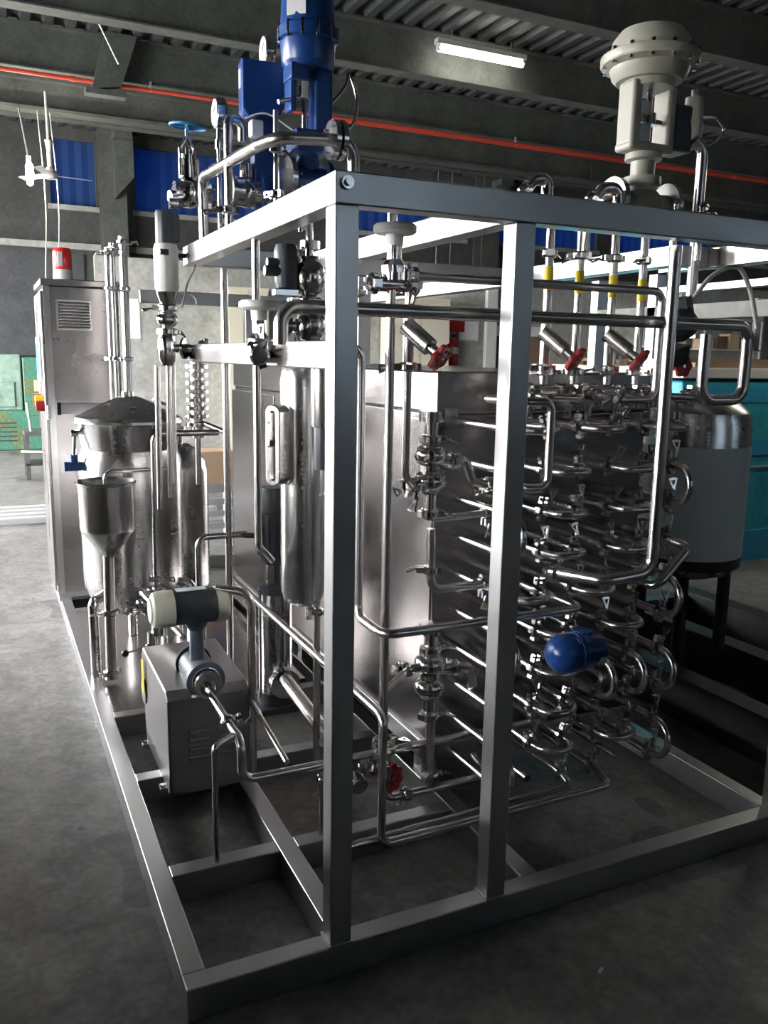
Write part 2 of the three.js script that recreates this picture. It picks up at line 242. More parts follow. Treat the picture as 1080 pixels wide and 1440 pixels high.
// lamps
function batten(label, a, b, drop, group, power = 14) {
  a = v3(a); b = v3(b); const m = a.clone().add(b).multiplyScalar(0.5), d = b.clone().sub(a), L = d.length(); const t = thing('tube_light', label, 'lamp', m, group);
  part(t, 'housing', bb(Math.min(a.x, b.x) - 0.03, Math.max(a.x, b.x) + 0.03, m.y + 0.045, m.y + 0.10, m.z - 0.045, m.z + 0.045), M.offwhite);
  part(t, 'tube_lamp', rod(a, b, 0.033, 0.033, 14), glow([1, 0.96, 0.86], 16)); for (const p of [a, b]) part(t, 'lamp_holder', box(0.03, 0.09, 0.06, [p.x, p.y + 0.02, p.z]), M.white);
  if (drop) for (const s of [0.15, 0.85]) part(t, 'hanger', rod([a.x + d.x * s, m.y + 0.1, m.z], [a.x + d.x * s, m.y + 0.1 + drop, m.z], 0.004, 0.004, 6), M.galv);
  const r = new THREE.RectAreaLight(0xfff4e0, power, L, 0.07); r.position.copy(m).y -= 0.05; r.lookAt(m.x, m.y - 3, m.z); r.castShadow = true; scene.add(r); r.name = numbered('tube_light_glow'); return t;
}
batten('bright fluorescent batten hung under the roof beam', [4.10, 4.97, -7.16], [5.22, 4.97, -7.16], 0.12, undefined, 22);
batten('fluorescent batten hung low over the teal machine', [4.7, 3.0, -2.15], [5.82, 3.0, -2.15], 2.1, undefined, 50);
batten('small glowing lamp low over the far workbench', [6.55, 3.06, -11.7], [6.95, 3.06, -11.7], 2.04, undefined, 16);
batten('glowing lamp hanging far behind the tube bundle', [11.3, 2.1, -11.2], [12.3, 2.1, -11.2], 3.0, undefined, 16);
{ const t = thing('pendant_lamp', 'small glowing pendant lamp on a wire by the ceiling fan', 'lamp', [-0.04, 3.58, -10]); part(t, 'bulb', lathe([[0, -0.15], [0.035, -0.13], [0.05, -0.03], [0.045, 0.09], [0.025, 0.13], [0, 0.13]], [-0.04, 3.73, -10]), glow([1, 0.98, 0.92], 18)); part(t, 'socket', cyl(0.03, 0.09, [-0.045, 3.89, -10]), M.offwhite); part(t, 'wire', rod([-0.045, 3.9, -10], [-0.10, 4.62, -10.52], 0.009, 0.012, 6), M.offwhite);
  const p = new THREE.PointLight(0xfff6e6, 9); p.position.set(-0.04, 3.73, -10); p.castShadow = true; p.shadow.radius = 2.5; p.name = 'pendant_lamp_glow'; scene.add(p); }
{ const t = thing('ceiling_fan', 'pale ceiling fan hanging beside the pendant lamp', 'fan', [0.21, 3.68, -10]); part(t, 'rod', rod([0.20, 3.78, -10], [0.19, 4.7, -10], 0.02, 0.02, 8), M.offwhite); part(t, 'motor', lathe([[0, -0.06], [0.07, -0.05], [0.09, 0], [0.07, 0.05], [0.03, 0.09], [0.03, 0.28], [0.05, 0.40], [0, 0.42]], [0.20, 3.74, -10]), M.offwhite); for (const a of [0.15, 2.25, 4.35]) { const g = new THREE.BoxGeometry(0.42, 0.008, 0.10); g.rotateX(0.2); g.translate(0.29, 0, 0); g.rotateY(a); g.translate(0.20, 3.73, -10); part(t, 'blade', fin(g), M.offwhite); } }
for (const [x, z] of [[0.12, -10.2], [0.27, -10.15]]) single('hanging_cable', x < 0.2 ? 'thin pale cable hanging between the pendant lamp and the fan' : 'thin pale cable hanging past the fan toward the steel column', 'cable', curve([[x, 4.62, -10.55], [x + 0.02, 3.4, z], [x - 0.03, 2.3, z], [x + 0.01, 1.62, z]], 0.007, 16, 6), M.offwhite, 'cables beside the fan');
single('drop_rod', 'thin pale rod hanging from the deck beside the knee brace', 'rod', rod([0.62, 5.2, -8.6], [0.86, 4.72, -8.6], 0.012, 0.012, 6), M.galv);

// things along the back wall
function lathe_machine(name, label, x, z, w, h) {
  const t = thing(name, label, 'machine', [x, 0, z]); part(t, 'base', rb(x, x + w, 0, h * 0.42, z - 0.6, z, 0.03), M.green); part(t, 'headstock', rb(x + 0.02, x + w * 0.62, h * 0.42, h, z - 0.65, z - 0.02, 0.03), M.greenPale); part(t, 'panel', rb(x + w * 0.64, x + w - 0.01, h * 0.36, h - 0.04, z - 0.6, z + 0.01, 0.02), M.green); part(t, 'door', rb(x + 0.06, x + w * 0.5, h * 0.46, h * 0.72, z - 0.03, z + 0.015, 0.01), M.greenPale); part(t, 'knob', cyl(0.05, 0.05, [x + w * 0.2, h * 0.58, z + 0.03], Z), M.black); for (let k = 0; k < 5; k++) part(t, 'vent_slot', bb(x + w * 0.2, x + w * 0.5, h * 0.10 + k * 0.07, h * 0.10 + k * 0.07 + 0.02, z - 0.01, z + 0.012), M.darkSteel); part(t, 'name_plate', bb(x + w * 0.8, x + w * 0.92, h * 0.62, h * 0.74, z, z + 0.014), M.card); return t;
}
lathe_machine('green_machine', 'rusty green machine tool left of the steel cabinet', -0.75, -12.9, 0.95, 1.52);
lathe_machine('green_machine', 'green machine tool standing behind the steel tanks', 1.2, -12.6, 1.1, 1.5);
lathe_machine('green_machine', 'green machine tool behind the cardboard box', 2.42, -12.9, 0.95, 1.45);
{ const t = thing('workbench_trolley', 'small grey trolley with a machine vise by the cabinet', 'trolley', [-0.1, 0, -9.6]); const x0 = -0.30, x1 = 0.18, z0 = -9.9, z1 = -9.45; for (const [x, z] of [[x0, z0], [x1, z0], [x0, z1], [x1, z1]]) part(t, 'leg', bb(x, x + 0.05, 0, 0.55, z, z + 0.05), M.wall); part(t, 'top', bb(x0, x1 + 0.05, 0.55, 0.6, z0, z1 + 0.05), M.wall); part(t, 'shelf', bb(x0, x1 + 0.05, 0.18, 0.2, z0, z1 + 0.05), M.darkSteel); part(t, 'rail', rod([x0 - 0.05, 0.36, z1 + 0.05], [x1 + 0.05, 0.33, z1 + 0.05], 0.015), M.white); }
{ const t = thing('bench_vise', 'grey bench vise on the small trolley', 'vise', [0.0, 0.6, -9.65]); part(t, 'body', [rb(-0.1, 0.12, 0.6, 0.82, -9.75, -9.58, 0.03), cyl(0.05, 0.2, [0.02, 0.9, -9.66], Y, 0.07)], M.wall); part(t, 'jaw', rb(-0.06, 0.1, 0.98, 1.06, -9.72, -9.6, 0.01), M.white); part(t, 'handle', rod([-0.22, 0.6, -9.5], [-0.25, 0.95, -9.5], 0.014), M.white); }
for (let k = 0; k < 4; k++) for (const [x0, x1] of [[-1.9, -0.17], [0.5, 1.35]]) single('steel_tube', ['nearest', 'second', 'third', 'farthest'][k] + (x0 < 0 ? ' galvanised square tube of the row lying beside the cabinet' : ' galvanised square tube of the row lying behind the tanks'), 'tube', rb(x0, x1, 0.0, 0.06, -6.62 - k * 0.20, -6.50 - k * 0.20, 0.008, 1), M.galv, x0 < 0 ? 'tubes stacked beside the cabinet' : 'tubes on the floor behind the tanks');
single('cardboard_box', 'plain cardboard box on a grey slatted stand behind the tanks', 'box', rb(0.80, 1.12, 0.53, 0.80, -5.25, -4.95, 0.004), M.card);
{ const t = thing('slatted_stand', 'grey slatted stand carrying the cardboard box', 'stand', [0.96, 0, -5.1]); for (let k = 0; k < 5; k++) part(t, 'slat', bb(0.80, 1.12, 0.06 + k * 0.1, 0.11 + k * 0.1, -4.97, -4.95), M.galv); for (const x of [0.80, 1.09]) for (const z of [-5.25, -5.0]) part(t, 'post', bb(x, x + 0.03, 0, 0.52, z, z + 0.03), M.galv); part(t, 'shelf', bb(0.80, 1.12, 0.51, 0.53, -5.25, -4.95), M.galv); }
// notices, cupboards and the partition far behind
{ const t = thing('notice_board', 'white notice sheet on the wall behind the tall pipes', 'notice', [1.55, 1.8, -12.35]); part(t, 'backing', bb(1.18, 1.20 + 0.42, 1.76, 2.44, -12.31, -12.30), M.wallPale); part(t, 'sheet', bb(1.36, 1.60, 1.80, 2.42, -12.30, -12.295), M.paper); }
struct('wall_screen', [bb(0.95, 4.2, 0, 3.05, -12.45, -12.31)], M.wallPale, 'pale grey partition panel behind the machines', 'wall');
{ const t = thing('cream_cupboard', 'tall cream cupboard against the office partition', 'cupboard', [6.5, 0, -11.8]); part(t, 'body', bb(5.7, 6.88, 0, 2.62, -12, -11.62), M.cream); for (const x of [5.72, 6.31]) { const d = part(t, 'door', bb(x, x + 0.56, 0.05, 2.58, -11.62, -11.60), M.cream); part(d, 'handle', bb(x + (x < 6 ? 0.5 : 0.04), x + (x < 6 ? 0.52 : 0.06), 1.1, 1.3, -11.6, -11.57), M.fitting); } }
{ const t = thing('cream_cupboard', 'cream cupboard seen between the left rail and the roof frame', 'cupboard', [3.3, 0, -12]); part(t, 'body', bb(2.95, 3.65, 0, 2.66, -12.3, -12.0), M.cream); for (const x of [2.97, 3.31]) part(t, 'door', bb(x, x + 0.32, 0.05, 2.62, -12, -11.985), M.cream); }
{ const t = thing('fire_extinguisher', 'red fire extinguisher hanging on the office partition', 'extinguisher', [7.14, 1.45, -11.9]); part(t, 'cylinder', lathe([[0, 0], [0.085, 0.01], [0.09, 0.04], [0.09, 0.40], [0.06, 0.47], [0.03, 0.50], [0, 0.50]], [7.14, 1.45, -11.9]), M.red); part(t, 'valve_head', cyl(0.025, 0.08, [7.14, 1.98, -11.9]), M.black); part(t, 'label_band', cyl(0.0915, 0.12, [7.14, 1.72, -11.9]), M.offwhite); }
single('fire_sign', 'red panel sign mounted above the fire extinguisher', 'sign', bb(6.9, 7.4, 2.06, 2.26, -11.995, -11.97), M.red);
{ const t = thing('notice_sheet', 'pale green notice sheet beside the fire extinguisher', 'notice', [7.45, 1.9, -11.98]); part(t, 'frame', bb(7.22 + 0.06, 7.72, 1.9, 2.52, -12, -11.98), M.galv); part(t, 'sheet', bb(7.31, 7.69, 1.93, 2.49, -11.98, -11.975), M.paper); }
for (const x of [7.95, 12.68, 14.9]) { const t = thing('door_frame', x < 8 ? 'white door frame post beside the brown wooden door' : x < 14 ? 'white door frame post left of the tall storage rack' : 'white door frame post right of the tall storage rack', 'post', [x, 0, -11.98], 'door frame posts on the partition'); part(t, 'post', bb(x - 0.11, x + 0.11, 0, 3.0, -12, -11.9), M.white); part(t, 'foot', bb(x - 0.13, x + 0.13, 0, 0.12, -12, -11.88), M.wallPale); }
{ const t = thing('wooden_door', 'brown wooden door in the office partition', 'door', [8.6, 0, -11.98]); part(t, 'leaf', bb(8.25, 9.1, 0, 2.0, -12, -11.95), M.wood); part(t, 'handle', cyl(0.025, 0.1, [8.32, 1.0, -11.92], X), M.fitting); part(t, 'gap_panel', bb(8.08, 8.24, 0, 2.0, -12, -11.96), M.darkSteel); part(t, 'transom', bb(8.06, 9.15, 2.02, 2.2, -12, -11.94), M.white); }
for (const [x0, x1, y1] of [[9.6, 10.6, 1.75], [10.7, 11.9, 1.9], [12.9, 14.6, 2.5]]) { const t = thing('storage_rack', ['low', 'cluttered', 'tall'][x0 < 10 ? 0 : x0 < 12 ? 1 : 2] + ' storage rack against the far office partition', 'rack', [(x0 + x1) / 2, 0, -11.6]); for (let k = 0; k < 4; k++) part(t, 'shelf', bb(x0, x1, y1 * (k + 1) / 4 - 0.03, y1 * (k + 1) / 4, -11.95, -11.5), M.galv); for (const x of [x0, x1 - 0.05]) part(t, 'upright', bb(x, x + 0.05, 0, y1, -11.55, -11.5), M.galv); for (let k = 0; k < 4; k++) { const a = x0 + 0.08 + k * (x1 - x0 - 0.2) / 4; part(t, 'carton', bb(a, a + (x1 - x0) / 6, y1 * 0.75, y1 * 0.75 + 0.2 + 0.06 * k % 0.2, -11.9, -11.6), k % 2 ? M.wood : M.card); } }

// ---------------------------------------------------------------- skid frame
const HB = 0.091, H = 1.971, W = 0.058, XL = -0.365, XR = 1.66, ZB = -4.35, BH = 0.07;
{
  const t = thing('machine_frame', 'square tube stainless skid frame with tall posts and top beams', 'frame', [0.6, 0, -1]);
  const beam = (name, ...b) => part(t, name, rb(...b, 0.004, 1), M.frame);
  beam('base_beam', XL, XR, 0, HB, -W, 0); beam('base_beam', XL, XL + W, 0, HB, ZB, -W); beam('base_beam', XR - W, XR, 0, HB, -3.3, -W); beam('base_beam', XL + W, XR - W, 0, HB, ZB, ZB + W);
  beam('base_beam', 0.02, 0.02 + W, 0, HB, -1.6, -W); beam('base_beam', 0.62, 0.62 + W, 0, HB, -3.3, -W);
  beam('base_beam', XL + W, 0.02, 0, HB, -0.52, -0.462); beam('base_beam', 0.078, 0.62, 0, HB, -0.52, -0.462); beam('base_beam', XL + W, 0.02, 0, HB, -1.125, -1.065); beam('base_beam', 0.078, 0.62, 0, HB, -1.125, -1.065);
  beam('base_beam', XL + W, 0.62, 0, HB, -1.70, -1.64); beam('base_beam', XL + W, 0.62, 0, HB, -3.3, -3.24); beam('base_beam', 0.678, XR - W, 0, HB, -3.3, -3.24);
  for (const [x, z] of [[0, 0], [0.468, 0], [XR - W, 0]]) { beam('post', x, x + W, HB, H - BH, z - W, z); part(t, 'weld_seam', [box(W + 0.008, 0.006, W + 0.008, [x + W / 2, HB + 0.002, z - W / 2])], M.frame); }
  beam('top_beam', 0, XR, H - BH, H, -W, 0); beam('top_beam', 0, W, H - BH, H, -1.54, -W); beam('top_beam', 0.468, 0.468 + W, H - BH, H, -1.48, -W); beam('top_beam', 1.45, 1.45 + W, H - BH, H, -3.2, -0.5); part(t, 'top_beam', rb(XR - W, XR, H - BH, H, -0.56, -W, 0.004, 1), M.sheet); beam('top_beam', 1.45 + W, XR - W, H - BH, H, -0.56, -0.5);
  beam('top_beam', W, 1.45, H - BH, H, -1.54, -1.48); beam('top_beam', 0.1, 1.45, 1.85, 1.92, -3.2, -3.14);
  part(t, 'mid_rail', rb(0.0, 0.03, 1.545, 1.612, -1.5, -W, 0.004, 1), M.sheet);
  for (const x of [0.70, 1.44]) { beam('short_post', x, x + W, 1.54, H - BH, -1.54, -1.48); beam('short_post', x, x + W, 1.54, 1.85, -3.2, -3.14); }
  part(t, 'cap_bolt', [cyl(0.014, 0.012, [0.026, H - 0.026, 0.005], Z), cyl(0.008, 0.02, [0.026, H - 0.026, 0.01], Z)], M.fitting);
  for (let k = 0; k < 3; k++) part(t, 'foot', cyl(0.035, 0.02, [XL + 0.03, 0.01, -0.6 - k * 1.2], Y), M.fitting);
}
{ const t = thing('drip_tray', 'flat stainless floor plate between the base beams', 'tray', [-0.1, HB, -2.4]); part(t, 'plate', bb(XL + W, 0.55, HB - 0.012, HB - 0.004, -3.24, -1.70), M.sheet); part(t, 'lip', [bb(0.52, 0.55, HB - 0.012, HB + 0.02, -3.24, -1.70)], M.sheet); }

// ---------------------------------------------------------------- heat exchanger casing with its tube ends
const CX0 = 0.62, CX1 = 1.50, CZ1 = -0.64, CZ0 = -3.1, CY0 = 0.245, CY1 = 1.535;
const cols = Array.from({ length: 6 }, (_, i) => 0.70 + 0.128 * i), rows = Array.from({ length: 10 }, (_, i) => 1.372 - 0.128 * i), ZT = -0.335, TR = 0.0142;
{
  const t = thing('heat_exchanger_casing', 'long stainless box casing holding the rows of tubes', 'casing', [1.06, 0.0, -1.9]);
  part(t, 'casing', rb(CX0, CX1, CY0, CY1 - 0.14, CZ0, CZ1, 0.006, 1), M.sheet); part(t, 'lid', rb(CX0 - 0.008, CX1 + 0.008, CY1 - 0.14, CY1, CZ0 - 0.008, CZ1 + 0.008, 0.01, 2), M.sheet);
  for (const z of [-1.05, -1.9, -2.75]) part(t, 'side_panel', rb(CX0 - 0.006, CX0 + 0.002, CY0 + 0.02, CY1 - 0.16, z - 0.40, z + 0.40, 0.003, 1), M.sheet);
  part(t, 'skirt_rail', rb(CX0 - 0.012, CX1 + 0.012, CY0 - 0.07, CY0, CZ0, CZ1 + 0.012, 0.006, 1), M.frame); part(t, 'lid_clip', [bb(CX0 + 0.02, CX0 + 0.07, CY1 - 0.18, CY1 - 0.12, CZ1 + 0.004, CZ1 + 0.014)], M.fitting);
  for (const x of [0.64, 1.42]) for (const z of [-0.72, -2.0, -3.0]) part(t, 'foot', bb(x, x + 0.06, HB, CY0 - 0.07, z - 0.06, z), M.frame);
  for (const y of rows) for (const x of cols) part(t, 'tube_end', rod([x, y, CZ1 - 0.01], [x, y, ZT], TR, TR, 12), M.pipe);
}
function bend(label, group, a, b) {
  a = v3(a); b = v3(b); const t = thing('u_bend', label, 'pipe bend', a.y < b.y ? a : b, group), d = b.clone().sub(a), n = 10, pts = [a.clone(), a.clone().add(V(0, 0, 0.03))], r = d.length() / 2, m = a.clone().add(b).multiplyScalar(0.5).add(V(0, 0, 0.03)); d.normalize();
  for (let k = 1; k < n; k++) { const an = Math.PI * k / n; pts.push(m.clone().addScaledVector(d, -Math.cos(an) * r).add(V(0, 0, Math.sin(an) * r))); } pts.push(b.clone().add(V(0, 0, 0.03)), b.clone());
  part(t, 'bend', sweep(pts, 0.0122, 12), M.pipe); const spin = Math.PI / 2;
  for (const p of [a, b]) clamp(t, p.clone().add(V(0, 0, 0.006)), Z, TR, spin + (rnd() - 0.5) * 0.7); return t;
}
const HG = 'level U-bends on the tube bundle', VG = 'upright U-bends on the tube bundle';
const ORD = ['first', 'second', 'third', 'fourth', 'fifth', 'sixth', 'seventh', 'eighth', 'ninth', 'lowest'], rowName = (r) => (r === 0 ? 'top' : ORD[r]);
const LEVEL = [[[0, 1], [2, 3], [4, 5]], [[1, 2], [3, 4]], [[1, 2], [3, 4]], [[1, 2], [3, 4]], [[0, 1], [2, 3]], [[1, 2], [3, 4]], [[1, 2]], [[1, 2]], [[1, 2], [3, 4]], []];
LEVEL.forEach((list, r) => { for (const [a, b] of list) bend('level U-bend in the ' + rowName(r) + ' tube row, joining the ' + ORD[a] + ' and ' + ORD[b] + ' tubes', HG, [cols[a], rows[r], ZT], [cols[b], rows[r], ZT]); });
for (const [c, r] of [[5, 1], [5, 4], [5, 6], [5, 8], [0, 2], [0, 5], [0, 8], [3, 6], [4, 6]]) bend('upright U-bend on the ' + ORD[c] + ' tube column, joining the ' + rowName(r) + ' and ' + rowName(r + 1) + ' rows', VG, [cols[c], rows[r], ZT], [cols[c], rows[r + 1], ZT]);

// ---------------------------------------------------------------- pipework
const CL = (x, y, z) => [x, y, z];
pipe('process_pipe', 'thick stainless pipe running level behind the two front posts', [[-0.068, 1.60, -0.17], [-0.068, 1.69, -0.17], [1.458, 1.69, -0.17], [1.458, 1.462, -0.17], [1.282, 1.462, -0.17], [1.282, 1.66, -0.17]], 0.0175, { R: 0.045 });
pipe('process_pipe', 'thinner level stainless pipe above the thick one, turning down to the header', [[0.33, 1.791, -0.30], [1.219, 1.791, -0.30], [1.219, 1.457, -0.30], [1.06, 1.457, -0.30]], 0.0125, { R: 0.035, clamps: [[[0.345, 1.791, -0.3], X, 0], [[1.075, 1.457, -0.3], X, 0]] });
pipe('process_pipe', 'thick upright stainless pipe hanging from the top beam before the tube bundle', [[1.089, 1.90, -0.12], [1.089, 0.946, -0.12], [0.93, 0.93, -0.14], [0.85, 0.93, -0.30]], 0.018, { R: 0.05, clamps: [[[0.856, 0.93, -0.288], [-0.45, 0, -0.9], 0]] });
pipe('process_pipe', 'tall thin upright pipe passing through the white diaphragm valve', [[0.296, 2.0, -0.33], [0.296, 0.40, -0.33]], 0.0135, { clamps: [[[0.296, 0.415, -0.33], Y, 0.4]] });
pipe('process_pipe', 'stainless pipe dropping behind the corner post and turning across the posts', [[0.16, 1.604, -0.401], [0.241, 1.604, -0.401], [0.241, 0.825, -0.401], [0.241, 0.825, -0.22], [0.915, 0.825, -0.22], [0.915, 0.825, -0.36], [0.828, 0.86, -0.42], [0.828, 0.86, -0.50]], 0.0135, { R: 0.04 });
pipe('process_pipe', 'long low pipe from the pump, turning down and along the base', [[0.234, 0.597, -1.85], [0.234, 0.597, -0.2], [0.234, 0.208, -0.2], [1.060, 0.215, -0.2], [1.084, 0.220, -0.335]], 0.0125, { R: 0.035, clamps: [[[1.083, 0.22, -0.325], Z, 1.5]] });
pipe('process_pipe', 'lowest level pipe running beside the base pipe below the tube bundle', [[0.12, 0.178, -0.27], [0.956, 0.200, -0.27], [0.956, 0.220, -0.335]], 0.0115, { R: 0.02, clamps: [[[0.956, 0.22, -0.33], Z, 1.5], [[0.14, 0.178, -0.27], X, 0]] });
pipe('process_pipe', 'pipe leaving the flow meter, turning down and across behind the posts', [[-0.087, 0.450, -0.86], [-0.087, 0.450, -0.5], [-0.087, 0.326, -0.5], [1.02, 0.326, -0.5], [1.02, 0.38, -0.56]], 0.0135, { R: 0.04, clamps: [[[-0.087, 0.45, -0.64], Z, 0.2]] });
pipe('process_pipe', 'short level pipe beside the low red handwheel', [[0.369, 0.30, -0.45], [0.369, 0.19, -0.45], [0.75, 0.19, -0.45], [0.75, 0.22, -0.55]], 0.013, { R: 0.03, clamps: [[[0.44, 0.19, -0.45], X, 1]] });
pipe('process_pipe', 'slim upright pipe at the left of the casing side panel', [[0.16, 1.90, -1.55], [0.16, 0.30, -1.55]], 0.0145, {});
pipe('process_pipe', 'slim upright pipe below the left diaphragm valve', [[0.02, 1.92, -0.66], [0.02, 1.00, -0.66], [0.10, 0.92, -0.78]], 0.0115, {});
pipe('process_pipe', 'bent pipe rising from the base behind the flow meter head', [[0.07, HB, -0.92], [0.07, 0.775, -0.92], [-0.03, 0.785, -0.99]], 0.0145, { R: 0.045 });
pipe('conduit_pipe', 'bent conduit running into the dark pump motor', [[0.235, 0.845, -1.55], [0.034, 0.845, -1.55], [0.034, 0.60, -1.55]], 0.013, { R: 0.04 });
pipe('process_pipe', 'bent pipe rising in front of the jacketed tank', [[0.189, 1.245, -1.8], [-0.083, 1.245, -1.8], [-0.093, 0.60, -1.8]], 0.0135, { R: 0.035, clamps: [[[-0.093, 0.625, -1.8], Y, 0]] });
pipe('process_pipe', 'thin bent filling pipe hooked over the hopper rim', [[-0.262, 0.985, -2.0], [-0.262, 1.069, -2.0], [0.027, 1.069, -2.0], [0.027, 1.30, -2.0]], 0.0085, { R: 0.035 });
pipe('drain_pipe', 'thin stainless leg pipe under the flow meter outlet', [[-0.17, HB, -0.488], [-0.17, 0.455, -0.488], [-0.10, 0.455, -0.54]], 0.0095, { R: 0.015 });
pipe('drain_pipe', 'short upright drain pipe by the corner post', [[0.165, HB, -0.495], [0.165, 0.27, -0.495]], 0.007, { clamps: [[[0.165, 0.28, -0.495], X, 0.6]] });
pipe('process_pipe', 'straight pipe sloping from the flow meter back to the hopper valve', [[-0.087, 0.52, -1.30], [-0.16, 0.58, -1.75]], 0.0125, {});
pipe('process_pipe', 'low straight pipe passing behind the flow meter to the cross pipe', [[0.06, 0.45, -1.38], [0.055, 0.355, -0.5]], 0.0095, {});
pipe('process_pipe', 'small bent U-shaped pipe right of the second post', [[0.66, 1.458, -0.40], [0.66, 1.458, -0.22], [0.761, 1.458, -0.22], [0.761, 1.208, -0.22], [0.68, 1.208, -0.22], [0.68, 1.24, -0.32]], 0.0125, { R: 0.03 });
// four drop pipes to the header, with yellow bands
[0.894, 1.013, 1.148, 1.269].forEach((x, i) => {
  const t = pipe('drop_pipe', ['stainless drop pipe above the angle valve beside the second post', 'plain drop pipe between the two angle valves', 'stainless drop pipe above the second angle valve from the post', 'plain drop pipe beside the thick upright pipe'][i], [[x, 2.03, -0.45], [x, 1.50, -0.45]], 0.0135, { clamps: [[[x, 1.90, -0.45], Y, 1 + i], [[x, 1.54, -0.45], Y, 2.2 + i]] });
  part(t, 'band_label', cyl(0.0142, 0.07, [x, 1.825 - 0.006 * i, -0.45], Y, 0.0142, 14), M.yellow, 'yellow paper band');
});
pipe('header_pipe', 'short level header joining the drop pipes above the bundle', [[0.80, 1.478, -0.45], [1.42, 1.478, -0.45]], 0.016, { cat: 'pipe', clamps: [[[0.84, 1.478, -0.45], X, 1.5], [[0.96, 1.478, -0.45], X, 1.4], [[1.08, 1.478, -0.45], X, 1.7], [[1.21, 1.478, -0.45], X, 1.5], [[1.34, 1.478, -0.45], X, 1.6]] });
for (let k = 0; k < 3; k++) { const t = thing('header_bend', 'small polished bend under the header, ' + ['first', 'second', 'third'][k] + ' from the second post', 'pipe bend', [0.83 + k * 0.24, 1.43, -0.36], 'bends under the header'), x = 0.83 + k * 0.24; part(t, 'bend', tube([[x, 1.47, -0.45], [x, 1.465, -0.36], [x + 0.16, 1.46, -0.34], [x + 0.16, 1.47, -0.44]], 0.012, 0.05), M.pipe); clamp(t, [x, 1.467, -0.40], Z, 0.012, -1.5); clamp(t, [x + 0.16, 1.467, -0.40], Z, 0.012, -1.7); }
// elbows poking above the top beam
[[0.872, 0.826], [1.148, 1.09]].forEach(([x, x2], i) => pipe('elbow_pipe', ['polished elbow rising above the top beam beside the small stem', 'polished elbow rising above the top beam beside the grey control valve'][i], [[x, 2.02, -0.45], [x, 2.115, -0.45], [x2, 2.112, -0.46], [x2 - 0.012, 2.085, -0.47]], 0.0185, { R: 0.03 }));
[[0.758, 2.05], [1.007, 2.05], [1.36, 2.06], [1.47, 2.06]].forEach(([x, y], i) => { const t = thing('clamped_stub', ['short clamped stub standing alone on the top beam above the second post', 'short clamped stub between the two polished elbows above the top beam', 'short clamped stub below the grey control valve body', 'short clamped stub beside the bright thick rising pipe'][i], 'pipe stub', [x, H, -0.40], 'stubs above the top beam'); part(t, 'stub', rod([x, H - 0.06, -0.42], [x, y + 0.02, -0.42], 0.012), M.pipe); part(t, 'elbow', tube([[x, y + 0.015, -0.42], [x + 0.01, y + 0.03, -0.42], [x + 0.05, y + 0.03, -0.45]], 0.011, 0.02), M.pipe); clamp(t, [x, y - 0.01, -0.42], Y, 0.012, 2 + i); });
pipe('process_pipe', 'bright thick pipe rising beside the grey control valve', [[1.535, 1.80, -0.5], [1.535, 2.285, -0.5], [1.49, 2.31, -0.5]], 0.0185, { R: 0.035, clamps: [[[1.535, 2.06, -0.5], Y, 2]] });
// upper steam line on the left
{ const t = pipe('steam_pipe', 'thick steam pipe above the left top beam, bending behind the blue valve', [[0.306, 1.98, -0.62], [0.306, 2.192, -0.62], [0.08, 2.175, -0.62], [0.04, 2.165, -0.70], [0.035, 2.192, -1.351], [0.04, 1.95, -1.36]], 0.0185, { R: 0.05 }); part(t, 'flange', [cyl(0.055, 0.014, [0.262, 2.188, -0.62], X, 0.055, 28), cyl(0.055, 0.014, [0.24, 2.187, -0.62], X, 0.055, 28)], M.fitting); for (let k = 0; k < 4; k++) { const a = k * Math.PI / 2 + 0.78; part(t, 'bolt', rod([0.225, 2.187 + Math.cos(a) * 0.043, -0.62 + Math.sin(a) * 0.043], [0.277, 2.187 + Math.cos(a) * 0.043, -0.62 + Math.sin(a) * 0.043], 0.005, 0.005, 8), M.fitting); } }
pipe('sample_pipe', 'upright pipe with a hooked top above the left top beam', [[0.035, 1.98, -1.0], [0.035, 2.309, -1.0], [0.09, 2.309, -1.03], [0.09, 2.25, -1.03]], 0.0135, { R: 0.025, clamps: [[[0.035, 2.03, -1.0], Y, 3]] });
pipe('sample_pipe', 'thin upright stem pipe left of the blue control valve', [[0.135, 1.95, -0.82], [0.135, 2.30, -0.82]], 0.0085, { clamps: [[[0.135, 2.19, -0.82], Y, 1], [[0.135, 2.06, -0.82], Y, 2]] });
pipe('sample_pipe', 'thin upright stem pipe below the blue control valve', [[0.20, 1.95, -0.78], [0.20, 2.12, -0.78]], 0.008, {});
